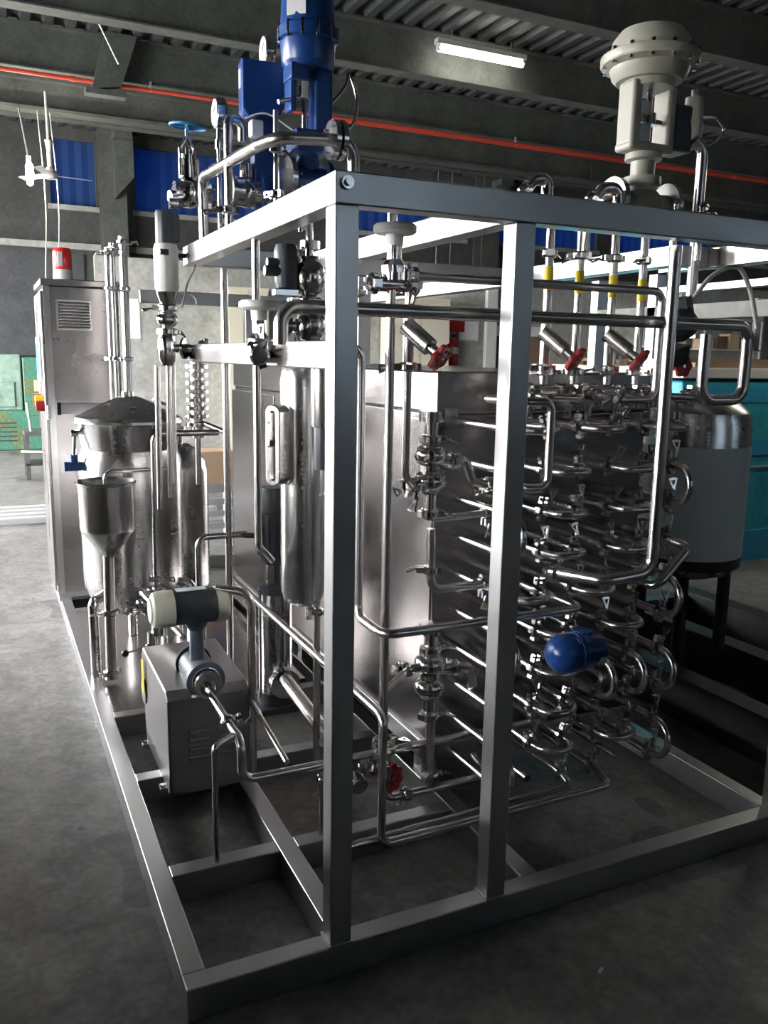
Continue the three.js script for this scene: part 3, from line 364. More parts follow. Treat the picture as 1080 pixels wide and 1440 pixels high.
// three tall pipes by the cabinet
[[-0.043, 2.15, -3.3], [-0.012, 2.18, -3.34], [0.043, 2.215, -3.3]].forEach(([x, y, z], i) => pipe('vent_pipe', ['shortest of the three tall pipes by the cabinet', 'middle one of the three tall pipes by the cabinet', 'tallest thick pipe by the steel cabinet'][i], [[x, y, z], [x, 1.22, z]], [0.015, 0.016, 0.024][i], { clamps: [[[x, 1.93, z], Y, i], [[x, 1.54, z], Y, i + 2], [[x, y - 0.03, z], Y, i + 4]] }));
{ const t = thing('pipe_bracket', 'flat grey bracket bar below the three tall pipes', 'bracket', [-0.15, 1.27, -2.9]); part(t, 'bar', rb(-0.36, 0.14, 1.255, 1.31, -2.95, -2.92, 0.003, 1), M.frame); part(t, 'end_cap', rb(-0.375, -0.355, 1.25, 1.315, -2.955, -2.915, 0.003, 1), M.rubber); part(t, 'arm', bb(0.10, 0.14, 1.255, 1.31, -3.5, -2.95), M.frame); }
// pipes under the pneumatic seat valve
[[-0.115, -1.50], [-0.080, -1.47], [-0.055, -1.52]].forEach(([x, z], i) => pipe('drop_pipe', ['left pipe below the white pneumatic valve', 'middle pipe below the white pneumatic valve', 'right pipe below the white pneumatic valve'][i], [[x, 1.53, z], [x - 0.006, 0.98 + 0.05 * i, z]], [0.011, 0.010, 0.012][i], {}));
{ const t = thing('coil_stack', 'stack of polished clamped rings behind the pneumatic valve', 'fitting', [0.10, 1.20, -1.9]); for (let k = 0; k < 8; k++) part(t, 'ring', lathe([[0.028, -0.012], [0.05, -0.008], [0.05, 0.008], [0.028, 0.012]], [0.135, 1.27 + k * 0.036, -1.95]), M.fitting); part(t, 'core', cyl(0.028, 0.34, [0.135, 1.38, -1.95]), M.pipe); part(t, 'stem', rod([0.135, 1.0, -1.95], [0.135, 1.22, -1.95], 0.014), M.pipe); }
pipe('process_pipe', 'sloping pipe above the round-shouldered tank', [[0.10, 1.30, -2.0], [0.22, 1.245, -1.82]], 0.012, {});
pipe('drop_pipe', 'short upright pipe below the glass filter vessel', [[0.245, 0.19, -0.75], [0.245, 0.78, -0.75]], 0.012, { clamps: [[[0.245, 0.74, -0.75], Y, 0]] });
pipe('suction_pipe', 'thick pipe leaving the pump flange toward the corner post', [[0.34, 0.26, -1.36], [0.30, 0.25, -0.62], [0.30, 0.22, -0.5]], 0.028, { R: 0.05 });
for (const [y, i] of [[1.09, 0], [0.865, 1]]) pipe('process_pipe', ['level pipe joining the upper seat valve to the second post', 'level pipe joining the seat valve elbow to the second post'][i], i ? [[0.505, 1.06, -0.45], [0.507, 0.865, -0.45], [0.80, 0.865, -0.45]] : [[0.50, 1.09, -0.45], [0.80, 1.10, -0.45]], i ? 0.0145 : 0.0115, { R: 0.04, clamps: i ? [[[0.506, 0.93, -0.45], Y, 2.6], [[0.70, 0.865, -0.45], X, 0]] : [[[0.70, 1.098, -0.45], X, 0]] });
pipe('process_pipe', 'bent pipe from the angle valve down to the upper seat valve', [[0.352, 1.64, -0.33], [0.35, 1.25, -0.33], [0.39, 1.215, -0.36], [0.44, 1.20, -0.42]], 0.0115, { R: 0.04, clamps: [[[0.405, 1.21, -0.38], [0.6, -0.15, -0.6], 1]] });
pipe('process_pipe', 'short upright pipe above the angle valve by the corner post', [[0.352, 1.80, -0.33], [0.352, 1.66, -0.33]], 0.0125, {});
pipe('process_pipe', 'bent pipe leaving the upper seat valve toward the bundle', [[0.545, 1.27, -0.45], [0.62, 1.27, -0.45], [0.645, 1.20, -0.45], [0.72, 1.185, -0.45]], 0.014, { R: 0.03, clamps: [[[0.585, 1.27, -0.45], X, 1.4], [[0.705, 1.188, -0.45], X, 1.4]] });
pipe('process_pipe', 'thick bent pipe climbing across the right of the tube bundle', [[cols[4], rows[4], ZT], [cols[4], rows[4], -0.22], [cols[5] + 0.02, rows[3] - 0.01, -0.24], [cols[5], rows[3], -0.30], [cols[5], rows[3], ZT]], 0.0145, { R: 0.035, clamps: [[[cols[4], rows[4], ZT + 0.006], Z, 1.4], [[cols[5], rows[3], ZT + 0.006], Z, 1.7]] });

// ---------------------------------------------------------------- vessels
{ // feed tank
  const cx = -0.09, cz = -2.42, r = 0.235, t = thing('jacketed_tank', 'polished feed tank with a conical lid behind the hopper', 'tank', [cx, HB, cz]);
  part(t, 'jacket', lathe([[0, 0.30], [0.10, 0.31], [0.19, 0.35], [r, 0.45], [r + 0.004, 0.5], [r + 0.004, 1.07], [r - 0.01, 1.12], [r - 0.012, 1.13]], [cx, 0, cz], UPV, 48), M.tank);
  part(t, 'collar', lathe([[r - 0.012, 1.12], [r + 0.012, 1.24], [r + 0.02, 1.25], [r + 0.02, 1.262], [r, 1.265]], [cx, 0, cz], UPV, 48), M.tank);
  const lid = part(t, 'lid', lathe([[r + 0.018, 1.262], [r + 0.01, 1.275], [0.06, 1.365], [0.03, 1.372], [0, 1.372]], [cx, 0, cz], UPV, 48), M.tank); part(lid, 'lid_knob', [cyl(0.03, 0.03, [cx, 1.378, cz])], M.fitting); part(lid, 'lid_hinge', [box(0.05, 0.03, 0.02, [cx + 0.16, 1.315, cz + 0.05]), rod([cx + 0.10, 1.36, cz + 0.1], [cx + 0.2, 1.32, cz + 0.08], 0.007)], M.fitting);
  for (const [a, b] of [[-0.20, 0.24], [0.22, 0.10], [0.02, -0.24]]) part(t, 'leg', tube([[cx + a * 0.75, 0.46, cz + b * 0.75], [cx + a * 1.15, 0.45, cz + b * 1.15], [cx + a * 1.15, HB, cz + b * 1.15]], 0.024, 0.03), M.tank);
}
{ const cx = 0.20, cz = -2.72, r = 0.155, t = thing('round_shoulder_tank', 'tall round-shouldered stainless tank right of the jacketed tank', 'tank', [cx, HB, cz]);
  part(t, 'shell', lathe([[0, 0.24], [0.09, 0.25], [r - 0.02, 0.29], [r, 0.35], [r, 0.96], [r - 0.012, 1.02], [r - 0.05, 1.075], [0.06, 1.105], [0, 1.11]], [cx, 0, cz], UPV, 44), M.tank); part(t, 'neck', [cyl(0.03, 0.10, [cx, 1.14, cz]), cyl(0.045, 0.016, [cx, 1.19, cz])], M.fitting);
  for (const a of [0.6, 2.7, 4.8]) part(t, 'leg', rod([cx + Math.cos(a) * 0.12, HB, cz + Math.sin(a) * 0.12], [cx + Math.cos(a) * 0.12, 0.32, cz + Math.sin(a) * 0.12], 0.016), M.pipe); }
{ const cx = -0.252, cz = -2.05, t = thing('hopper', 'open stainless funnel hopper on a long neck pipe', 'hopper', [cx, 0.1, cz]);
  part(t, 'bowl', lathe([[0.021, 0.675], [0.024, 0.68], [0.116, 0.80], [0.118, 0.81], [0.118, 1.005], [0.128, 1.012], [0.130, 1.019], [0.124, 1.022], [0.113, 1.008], [0.113, 0.812], [0.021, 0.69]], [cx, 0, cz], UPV, 44), M.tank); part(t, 'neck', rod([cx - 0.002, 0.685, cz], [cx - 0.012, 0.13, cz], 0.025, 0.0245, 24), M.pipe); clamp(t, [cx - 0.008, 0.42, cz], Y, 0.024, 3.4); clamp(t, [cx - 0.012, 0.135, cz], Y, 0.024, 3.6); part(t, 'drain_cap', cyl(0.03, 0.014, [cx - 0.012, 0.115, cz]), M.fitting); }
{ const t = thing('blue_drain_valve', 'small blue valve hanging from a rod on the jacketed tank', 'valve', [-0.352, 1.03, -2.35]); part(t, 'body', [rb(-0.385, -0.325, 1.03, 1.07, -2.38, -2.33, 0.012), cyl(0.022, 0.09, [-0.352, 1.05, -2.355], X), cyl(0.018, 0.04, [-0.352, 1.085, -2.355])], M.blue); part(t, 'stem', rod([-0.352, 1.09, -2.355], [-0.345, 1.205, -2.355], 0.008), M.fitting); part(t, 'coupling', [cyl(0.016, 0.03, [-0.345, 1.205, -2.355], X), rod([-0.345, 1.205, -2.355], [-0.29, 1.215, -2.36], 0.009)], M.fitting); }
{ const cx = 0.215, cz = -0.80, t = thing('filter_vessel', 'tall bright stainless cylinder vessel beside the corner post', 'vessel', [cx, 0.74, cz]);
  part(t, 'shell', lathe([[0, 0.755], [0.04, 0.758], [0.065, 0.775], [0.074, 0.81], [0.074, 1.50], [0.066, 1.54], [0.045, 1.56], [0, 1.565]], [cx, 0, cz], UPV, 40), M.tank); part(t, 'bracket', [box(0.02, 0.05, 0.08, [cx + 0.05, 1.4, cz]), box(0.02, 0.05, 0.08, [cx + 0.05, 0.95, cz])], M.frame); part(t, 'outlet', rod([cx + 0.02, 0.70, cz], [cx + 0.02, 0.77, cz], 0.012), M.pipe); }
{ const cx = 0.145, cz = -0.43, t = thing('pneumatic_actuator', 'steel cylinder actuator with a black lower half by the corner post', 'actuator', [cx, 1.25, cz]); part(t, 'cylinder', lathe([[0, 1.38], [0.036, 1.38], [0.038, 1.385], [0.038, 1.545], [0.033, 1.553], [0, 1.553]], [cx, 0, cz], UPV, 32), M.pipe); part(t, 'lower_body', lathe([[0, 1.262], [0.028, 1.262], [0.030, 1.27], [0.030, 1.38], [0, 1.38]], [cx, 0, cz], UPV, 28), M.motor); for (let k = 0; k < 4; k++) part(t, 'screw', cyl(0.005, 0.01, [cx - 0.006 + 0.006 * (k % 2), 1.29 + k * 0.022, cz + 0.031], Z, 0.005, 8), M.fitting); part(t, 'mount', rod([cx + 0.02, 1.40, cz], [cx + 0.08, 1.40, cz - 0.02], 0.009), M.fitting); }
{ const z = -0.74, t = thing('level_gauge', 'long oval stainless gauge frame with a slot beside the vessel', 'gauge', [0.115, 1.17, z]); const s = new THREE.Shape(), x = 0.125, w = 0.024; s.moveTo(-w, -0.10); s.lineTo(-w, 0.10); s.absarc(0, 0.10, w, Math.PI, 0, true); s.lineTo(w, -0.10); s.absarc(0, -0.10, w, 0, -Math.PI, true); const h = new THREE.Path(), q = 0.011; h.moveTo(-q, -0.10); h.lineTo(-q, 0.10); h.absarc(0, 0.10, q, Math.PI, 0, true); h.lineTo(q, -0.10); h.absarc(0, -0.10, q, 0, -Math.PI, true); s.holes.push(h); part(t, 'body', extrude(s, 0.05, [x + 0.01, 1.297, z - 0.03], { bevel: 0.003, rot: [0, -0.95, 0] }), M.fitting); for (let k = 0; k < 6; k++) part(t, 'bolt', [cyl(0.004, 0.012, [x - 0.045 + (k % 2) * 0.026, 1.22 + Math.floor(k / 2) * 0.075, z - 0.005 + (k % 2) * 0.030], [-0.8, 0, 0.58], 0.004, 8)], M.fitting); part(t, 'link', rod([0.13, 1.3, -0.75], [0.16, 1.3, -0.79], 0.012), M.fitting); }

// ---------------------------------------------------------------- pumps and the flow meter
{ const x0 = -0.215, x1 = 0.055, z1 = -0.93, z0 = -1.42, t = thing('pump_cover', 'sheet steel pump housing with louvres and a yellow label', 'pump', [-0.08, HB, -1.15]);
  const sh = poly([[z1, HB + 0.005], [z1, 0.425], [z1 - 0.03, 0.445], [z0 + 0.02, 0.455], [z0, 0.43], [z0 + 0.06, HB + 0.005]]); const g = new THREE.ExtrudeGeometry(sh, { depth: x1 - x0, bevelEnabled: true, bevelSize: 0.008, bevelThickness: 0.008, bevelSegments: 3 }); g.rotateY(-Math.PI / 2); g.translate(x1, 0, 0); part(t, 'housing', fin(g), M.cover);
  for (const xs of [-0.155, -0.045]) for (let k = 0; k < 4; k++) part(t, 'louvre', rb(xs, xs + 0.075, 0.205 + k * 0.032, 0.218 + k * 0.032, z1 + 0.004, z1 + 0.016, 0.004, 1), M.cover);
  part(t, 'warning_label', extrude(poly([[0, 0], [0.052, 0.004], [0.046, 0.135], [-0.004, 0.13]]), 0.0015, [x0 - 0.0155, 0.295, -1.38], { rot: [0, -Math.PI / 2, 0] }), M.yellow, 'plain yellow label'); part(t, 'side_disc', cyl(0.05, 0.01, [x0 - 0.009, 0.30, -1.37], X), M.cover); for (const [x, z] of [[x0 - 0.02, z1 - 0.05], [x0 - 0.02, z0 + 0.08]]) part(t, 'bolt', [cyl(0.01, 0.012, [x, HB + 0.01, z], Y, 0.01, 8)], M.fitting); part(t, 'foot_bar', [bb(x0 - 0.03, x1 + 0.02, HB, HB + 0.01, z1 - 0.07, z1 - 0.03), bb(x0 - 0.03, x1 + 0.02, HB, HB + 0.01, z0 + 0.06, z0 + 0.10)], M.frame); }
{ const x = -0.087, y = 0.478, t = thing('flow_meter', 'electromagnetic flow meter with a grey head and beige end caps', 'flow meter', [x, 0.38, -1.05]);
  part(t, 'body', lathe([[0.048, -0.10], [0.056, -0.095], [0.056, 0.065], [0.066, 0.07], [0.066, 0.095], [0.05, 0.10]], [x, y, -1.03], Z, 36), M.meterBlue); part(t, 'ring_seal', lathe([[0.05, 0], [0.064, 0], [0.064, 0.01], [0.05, 0.012]], [x, y, -1.135], Z, 32), M.rubber); part(t, 'flange', [cyl(0.046, 0.035, [x, y, -0.915], Z, 0.044, 32), cyl(0.048, 0.012, [x, y, -0.898], Z, 0.048, 32), cyl(0.03, 0.06, [x, y - 0.01, -0.87], Z, 0.016, 24)], M.fitting); part(t, 'neck', [cyl(0.026, 0.13, [x - 0.008, 0.59, -1.03], Y, 0.024), lathe([[0.026, 0.0], [0.04, 0.02], [0.042, 0.04]], [x - 0.008, 0.635, -1.03])], M.meterBlue);
  const hy = 0.728, hx = -0.118; const hd = part(t, 'head', [lathe([[0, -0.07], [0.058, -0.07], [0.06, -0.065], [0.06, 0.075], [0.058, 0.08], [0, 0.08]], [hx, hy, -1.0], X, 32), cyl(0.022, 0.03, [hx + 0.05, hy - 0.01, -0.945], Z)], M.motor);
  part(hd, 'end_cap', lathe([[0, -0.135], [0.045, -0.135], [0.058, -0.128], [0.064, -0.11], [0.064, -0.062], [0, -0.062]], [hx, hy, -1.0], X, 36), M.meterCap, 'beige screw cap'); part(hd, 'end_cap', lathe([[0, 0.082], [0.062, 0.082], [0.062, 0.115], [0.055, 0.125], [0, 0.125]], [hx, hy, -1.0], X, 36), M.meterCap, 'beige screw cap'); part(hd, 'window', cyl(0.042, 0.004, [hx - 0.137, hy, -1.0], X), M.glassDial); part(hd, 'label_plate', extrude(poly([[-0.05, -0.02], [0.05, -0.02], [0.05, 0.02], [-0.05, 0.02]]), 0.002, [hx, hy + 0.0605, -1.0], { rot: [-Math.PI / 2, 0, 0] }), M.film); }
{ const cx = 0.345, cz = -1.5, t = thing('multistage_pump', 'tall vertical pump with a dark motor and polished barrel', 'pump', [cx, HB, cz]);
  part(t, 'motor', [lathe([[0, 0.735], [0.052, 0.735], [0.056, 0.745], [0.056, 0.94], [0.06, 0.945], [0.06, 1.03], [0.054, 1.045], [0, 1.048]], [cx - 0.01, 0, cz], UPV, 32)], M.motor); for (let k = 0; k < 10; k++) { const a = k * Math.PI / 5; part(t, 'cooling_fin', box(0.004, 0.17, 0.012, [cx - 0.01 + Math.sin(a) * 0.058, 0.845, cz + Math.cos(a) * 0.058], [0, a, 0]), M.motor); } part(t, 'terminal_box', rb(cx - 0.085, cx - 0.055, 0.80, 0.89, cz - 0.03, cz + 0.03, 0.006), M.motor); part(t, 'cable_gland', rod([cx - 0.125, 0.845, cz - 0.03], [cx - 0.08, 0.845, cz], 0.012), M.black);
  part(t, 'coupling', lathe([[0, 0.60], [0.075, 0.60], [0.075, 0.625], [0.045, 0.65], [0.045, 0.72], [0.056, 0.735], [0, 0.735]], [cx, 0, cz], UPV, 32), M.motor); part(t, 'coupling_guard', [rb(cx - 0.05, cx - 0.015, 0.64, 0.73, cz + 0.02, cz + 0.045, 0.003, 1), rb(cx + 0.0, cx + 0.04, 0.64, 0.73, cz + 0.035, cz + 0.05, 0.003, 1)], M.fitting); part(t, 'barrel', cyl(0.066, 0.43, [cx, 0.385, cz], Y, 0.066, 36), M.tank); for (const [a, b] of [[-0.075, 0.02], [0.03, 0.078], [0.075, -0.03]]) part(t, 'tie_rod', rod([cx + a, 0.15, cz + b], [cx + a, 0.62, cz + b], 0.006), M.fitting); part(t, 'base', [rb(cx - 0.10, cx + 0.10, HB, 0.12, cz - 0.10, cz + 0.10, 0.01), cyl(0.08, 0.05, [cx, 0.145, cz])], M.motor); part(t, 'flange', [cyl(0.062, 0.016, [cx, 0.235, cz + 0.12], Z, 0.062, 32), cyl(0.062, 0.014, [cx, 0.235, cz + 0.10], Z, 0.062, 32), rod([cx, 0.235, cz], [cx, 0.235, cz + 0.12], 0.032)], M.fitting); }

// ---------------------------------------------------------------- valves
function bulbs(t, x, z, y0, y1, r, n = 2, name = 'valve_body') { const h = (y1 - y0) / n; for (let k = 0; k < n; k++) { const b = y0 + k * h, pr = [[r * 0.55, 0], [r * 0.6, h * 0.06]]; for (let i = 0; i <= 10; i++) { const a = -1.05 + 2.1 * i / 10; pr.push([r * Math.cos(a), h * 0.5 + Math.sin(a) * h * 0.47]); } pr.push([r * 0.6, h * 0.94], [r * 0.55, h]); part(t, name, lathe(pr, [x, b, z]), M.fitting); } }
{ const x = -0.071, z = -1.5, t = thing('pneumatic_valve', 'pneumatic seat valve with a pale steel actuator and black top', 'valve', [x, 1.5, z]);
  part(t, 'control_top', [lathe([[0, 1.965], [0.033, 1.965], [0.036, 1.97], [0.036, 2.083], [0.032, 2.09], [0, 2.09]], [x, 0, z]), rb(x + 0.02, x + 0.05, 1.98, 2.08, z - 0.02, z + 0.02, 0.008)], M.motor); part(t, 'actuator', lathe([[0, 1.80], [0.036, 1.80], [0.044, 1.815], [0.045, 1.955], [0.040, 1.972], [0, 1.972]], [x, 0, z], UPV, 36), M.white); part(t, 'yoke', lathe([[0.02, 1.748], [0.026, 1.75], [0.044, 1.80], [0.02, 1.80]], [x, 0, z]), M.fitting); clamp(t, [x, 1.742, z], Y, 0.026, 3.1); bulbs(t, x - 0.003, z, 1.665, 1.735, 0.042, 1); clamp(t, [x - 0.004, 1.655, z], Y, 0.028, 0.8); part(t, 'valve_body', [lathe([[0, 1.525], [0.022, 1.53], [0.034, 1.555], [0.036, 1.62], [0.028, 1.65], [0, 1.65]], [x - 0.006, 0, z]), rod([x, 1.595, z], [x + 0.13, 1.595, z + 0.09], 0.016)], M.fitting); part(t, 'port_disc', cyl(0.040, 0.010, [x + 0.052, 1.595, z + 0.04], [0.82, 0, 0.57]), M.fitting); clamp(t, [x + 0.11, 1.595, z + 0.075], [0.82, 0, 0.57], 0.018, 1.5); part(t, 'air_fitting', [rod([x + 0.04, 1.935, z], [x + 0.085, 1.935, z], 0.009), rod([x - 0.03, 1.94, z + 0.045], [x, 1.94, z + 0.045], 0.01)], M.black); part(t, 'air_hose', curve([[x + 0.05, 1.745, z + 0.02], [x + 0.075, 1.84, z + 0.02], [x + 0.10, 1.90, z + 0.03], [x + 0.085, 1.935, z]], 0.004), M.hose); part(t, 'air_hose', curve([[x + 0.045, 1.80, z], [x + 0.085, 1.80, z], [x + 0.105, 1.775, z + 0.02], [x + 0.10, 1.755, z + 0.03]], 0.004), M.hose); }
function diaphragm(label, x, y, z, s = 1, portDir = X) { const t = thing('diaphragm_valve', label, 'valve', [x, y - 0.1, z]); part(t, 'handwheel', lathe([[0, 0.0], [0.022, 0], [0.024, 0.028], [0.050, 0.030], [0.058, 0.036], [0.058, 0.050], [0.052, 0.055], [0, 0.057]].map(([a, b]) => [a * s, b * s]), [x, y, z], UPV, 30), M.white); part(t, 'bonnet', lathe([[0.018, -0.07], [0.034, -0.07], [0.034, -0.052], [0.02, -0.035], [0.02, 0], [0, 0]].map(([a, b]) => [a * s, b * s]), [x, y, z]), M.fitting); part(t, 'body', [cyl(0.034 * s, 0.02, [x, y - 0.08 * s, z]), rod(v3([x, y - 0.10 * s, z]).addScaledVector(portDir, -0.055), v3([x, y - 0.10 * s, z]).addScaledVector(portDir, 0.055), 0.020 * s)], M.fitting); for (const k of [-1, 1]) clamp(t, v3([x, y - 0.10 * s, z]).addScaledVector(portDir, k * 0.06), portDir, 0.016 * s, 1.6); return t; }
diaphragm('white diaphragm valve behind the first bay of the front frame', 0.304, 1.868, -0.33, 1.0);
diaphragm('white diaphragm valve left of the corner post', -0.02, 1.668, -0.50, 0.95, V(-0.3, 0, 1).normalize());
{ const x = 0.125, z = -0.50, t = thing('double_seat_valve', 'polished double-bulb valve with a black solenoid head', 'valve', [x, 1.58, z]); bulbs(t, x, z, 1.73, 1.845, 0.048, 1); bulbs(t, x, z, 1.60, 1.715, 0.048, 1); clamp(t, [x, 1.722, z], Y, 0.030, 3.2); clamp(t, [x, 1.595, z], Y, 0.030, 3.0); part(t, 'stem', [rod([x, 1.845, z], [x, 2.0, z], 0.011), cyl(0.03, 0.022, [x, 1.875, z], Y, 0.03, 6)], M.fitting); part(t, 'solenoid', [lathe([[0, 1.755], [0.026, 1.757], [0.032, 1.775], [0.034, 1.855], [0.028, 1.872], [0, 1.875]], [0.058, 0, -0.50]), cyl(0.014, 0.05, [0.018, 1.80, -0.49], X), cyl(0.012, 0.04, [0.02, 1.822, -0.49], X)], M.motor); part(t, 'bracket', rb(0.02, 0.09, 1.735, 1.755, -0.515, -0.485, 0.003, 1), M.fitting); part(t, 'port', rod([x - 0.085, 1.655, z], [x, 1.655, z], 0.018), M.fitting); clamp(t, [x - 0.07, 1.655, z], X, 0.018, 1.2); }
function seat(label, x, z, yb, yt, port) { const t = thing('seat_valve', label, 'valve', [x, yb, z]); const h = yt - yb; bulbs(t, x, z, yb + h * 0.24, yb + h * 0.72, 0.051, 2); part(t, 'hex_cap', [cyl(0.038, h * 0.10, [x, yt - h * 0.05, z], Y, 0.038, 6), cyl(0.022, h * 0.16, [x, yt - h * 0.18, z])], M.fitting); clamp(t, [x, yb + h * 0.745, z], Y, 0.022, 0.3); clamp(t, [x, yb + h * 0.48, z], Y, 0.020, 0.5); part(t, 'outlet', rod([x, yb, z], [x, yb + h * 0.26, z], 0.02), M.fitting); clamp(t, [x, yb + 0.02, z], Y, 0.019, 0.2); for (const [p, ax] of port) { part(t, 'port', rod([x, p[1], z], p, 0.014), M.fitting); clamp(t, p, ax, 0.015, 1.5); } return t; }
seat('upper polished double-bulb seat valve with a hexagon cap', 0.496, -0.45, 1.09, 1.42, [[[0.42, 1.20, -0.44], X], [[0.575, 1.268, -0.45], X]]);
seat('lower polished double-bulb seat valve above the low red handwheel', 0.515, -0.45, 0.43, 0.755, [[[0.42, 0.618, -0.44], X], [[0.60, 0.60, -0.45], X]]);
pipe('process_pipe', 'upright pipe below the lower seat valve', [[0.52, 0.44, -0.45], [0.526, 0.20, -0.45]], 0.0155, { clamps: [[[0.5255, 0.235, -0.45], Y, 0.4]] });
pipe('process_pipe', 'short elbow leaving the lower seat valve to the bundle', [[0.60, 0.60, -0.45], [0.66, 0.59, -0.45], [0.69, 0.52, -0.47], [0.70, 0.50, -0.5]], 0.0145, { R: 0.03 });
pipe('process_pipe', 'short branch from the tall thin pipe to the lower seat valve', [[0.296, 0.60, -0.34], [0.42, 0.618, -0.43]], 0.012, {});
function angle(label, x, y, z, s = 1) { const t = thing('angle_valve', label, 'valve', [x, y - 0.12, z]); const d = V(0.42, -0.60, 0.68).normalize(), p = V(x, y, z); part(t, 'body', [rod([x, y + 0.03, z], [x, y - 0.11, z], 0.0165), rod(p.clone().addScaledVector(d, -0.01), p.clone().addScaledVector(d, 0.085 * s), 0.026)], M.pipe); part(t, 'bonnet', rod(p.clone().addScaledVector(d, 0.08 * s), p.clone().addScaledVector(d, 0.115 * s), 0.015), M.fitting); wheel(t, p.clone().addScaledVector(d, 0.128 * s), d, 0.038, M.red, 7); clamp(t, [x, y - 0.105, z], Y, 0.0165, 2.8); return t; }
angle('angle valve with a red handwheel in the first bay of the front frame', 0.352, 1.655, -0.33);
angle('angle valve with a red handwheel beside the second post', 0.894, 1.655, -0.45);
angle('angle valve with a red handwheel between the plain drop pipes', 1.148, 1.655, -0.45);
{ const t = thing('stop_valve', 'small red handwheel valve behind the thick upright pipe', 'valve', [1.46, 1.55, -0.50]); part(t, 'body', [rod([1.40, 1.57, -0.52], [1.52, 1.57, -0.52], 0.016), cyl(0.018, 0.06, [1.47, 1.565, -0.49], Z)], M.fitting); wheel(t, [1.475, 1.563, -0.45], Z, 0.034, M.red, 6); }
{ const t = thing('stop_valve', 'low valve with a red handwheel near the base pipes', 'valve', [0.36, 0.24, -0.50]); part(t, 'body', [sph(0.04, [0.355, 0.275, -0.52]), rod([0.29, 0.29, -0.52], [0.40, 0.26, -0.52], 0.018), cyl(0.018, 0.06, [0.372, 0.262, -0.49], [0.3, 0, 1])], M.fitting); wheel(t, [0.385, 0.258, -0.45], [0.3, 0.1, 1], 0.042, M.red, 8); clamp(t, [0.305, 0.288, -0.52], X, 0.018, 1); clamp(t, [0.37, 0.37, -0.48], Y, 0.024, 0.3); part(t, 'inlet', rod([0.37, 0.28, -0.5], [0.37, 0.38, -0.48], 0.018), M.fitting); }
{ const x = -0.10, z = -1.78, t = thing('butterfly_valve', 'polished butterfly valve below the bent pipe with a black lever knob', 'valve', [x, 0.35, z]); part(t, 'body', [cyl(0.03, 0.05, [x, 0.54, z]), cyl(0.034, 0.10, [x + 0.01, 0.43, z]), rod([x - 0.12, 0.515, z], [x, 0.515, z], 0.014)], M.fitting); clamp(t, [x, 0.575, z], Y, 0.026, 3); clamp(t, [x, 0.49, z], Y, 0.03, 3.4); clamp(t, [x - 0.07, 0.515, z], X, 0.016, 1.2); part(t, 'blank_cap', cyl(0.034, 0.012, [x - 0.12, 0.515, z], X), M.fitting); part(t, 'lever', rod([x - 0.01, 0.34, z], [x - 0.13, 0.325, z + 0.03], 0.005), M.fitting); part(t, 'knob', sph(0.016, [x - 0.14, 0.324, z + 0.032]), M.black); part(t, 'drain', [cyl(0.022, 0.07, [x - 0.02, 0.36, z]), sph(0.024, [x - 0.03, 0.325, z])], M.fitting); }
{ const t = thing('blue_transmitter', 'blue round pressure transmitter in front of the tube bundle', 'transmitter', [0.84, 0.65, -0.15]); part(t, 'cap', lathe([...Array.from({ length: 9 }, (_, i) => [0.058 * Math.sin(i * Math.PI / 16), -0.052 - 0.052 * Math.cos(i * Math.PI / 16)]), [0.058, -0.012], [0, -0.012]], [0.85, 0.717, -0.15], X, 36), M.blue); part(t, 'collar', lathe([[0.05, -0.016], [0.061, -0.014], [0.061, 0.0], [0.05, 0.002]], [0.85, 0.717, -0.15], X, 36), M.blue); part(t, 'housing', [lathe([[0, -0.01], [0.054, -0.01], [0.052, 0.05], [0.042, 0.085], [0, 0.09]], [0.85, 0.717, -0.15], X, 36), cyl(0.03, 0.05, [0.875, 0.755, -0.16], Y)], M.blue); part(t, 'plug', cyl(0.013, 0.02, [0.90, 0.70, -0.10], Z), M.fitting); part(t, 'name_plate', extrude(poly([[-0.02, -0.01], [0.02, -0.01], [0.02, 0.01], [-0.02, 0.01]]), 0.002, [0.845, 0.765, -0.118], { rot: [-0.9, 0, 0] }), M.lamina); part(t, 'stem', rod([0.85, 0.717, -0.15], [0.85, 0.72, -0.34], 0.016), M.fitting); part(t, 'tape_band', rod([0.85, 0.72, -0.24], [0.85, 0.72, -0.26], 0.0175), M.yellow, 'yellow paper band'); }

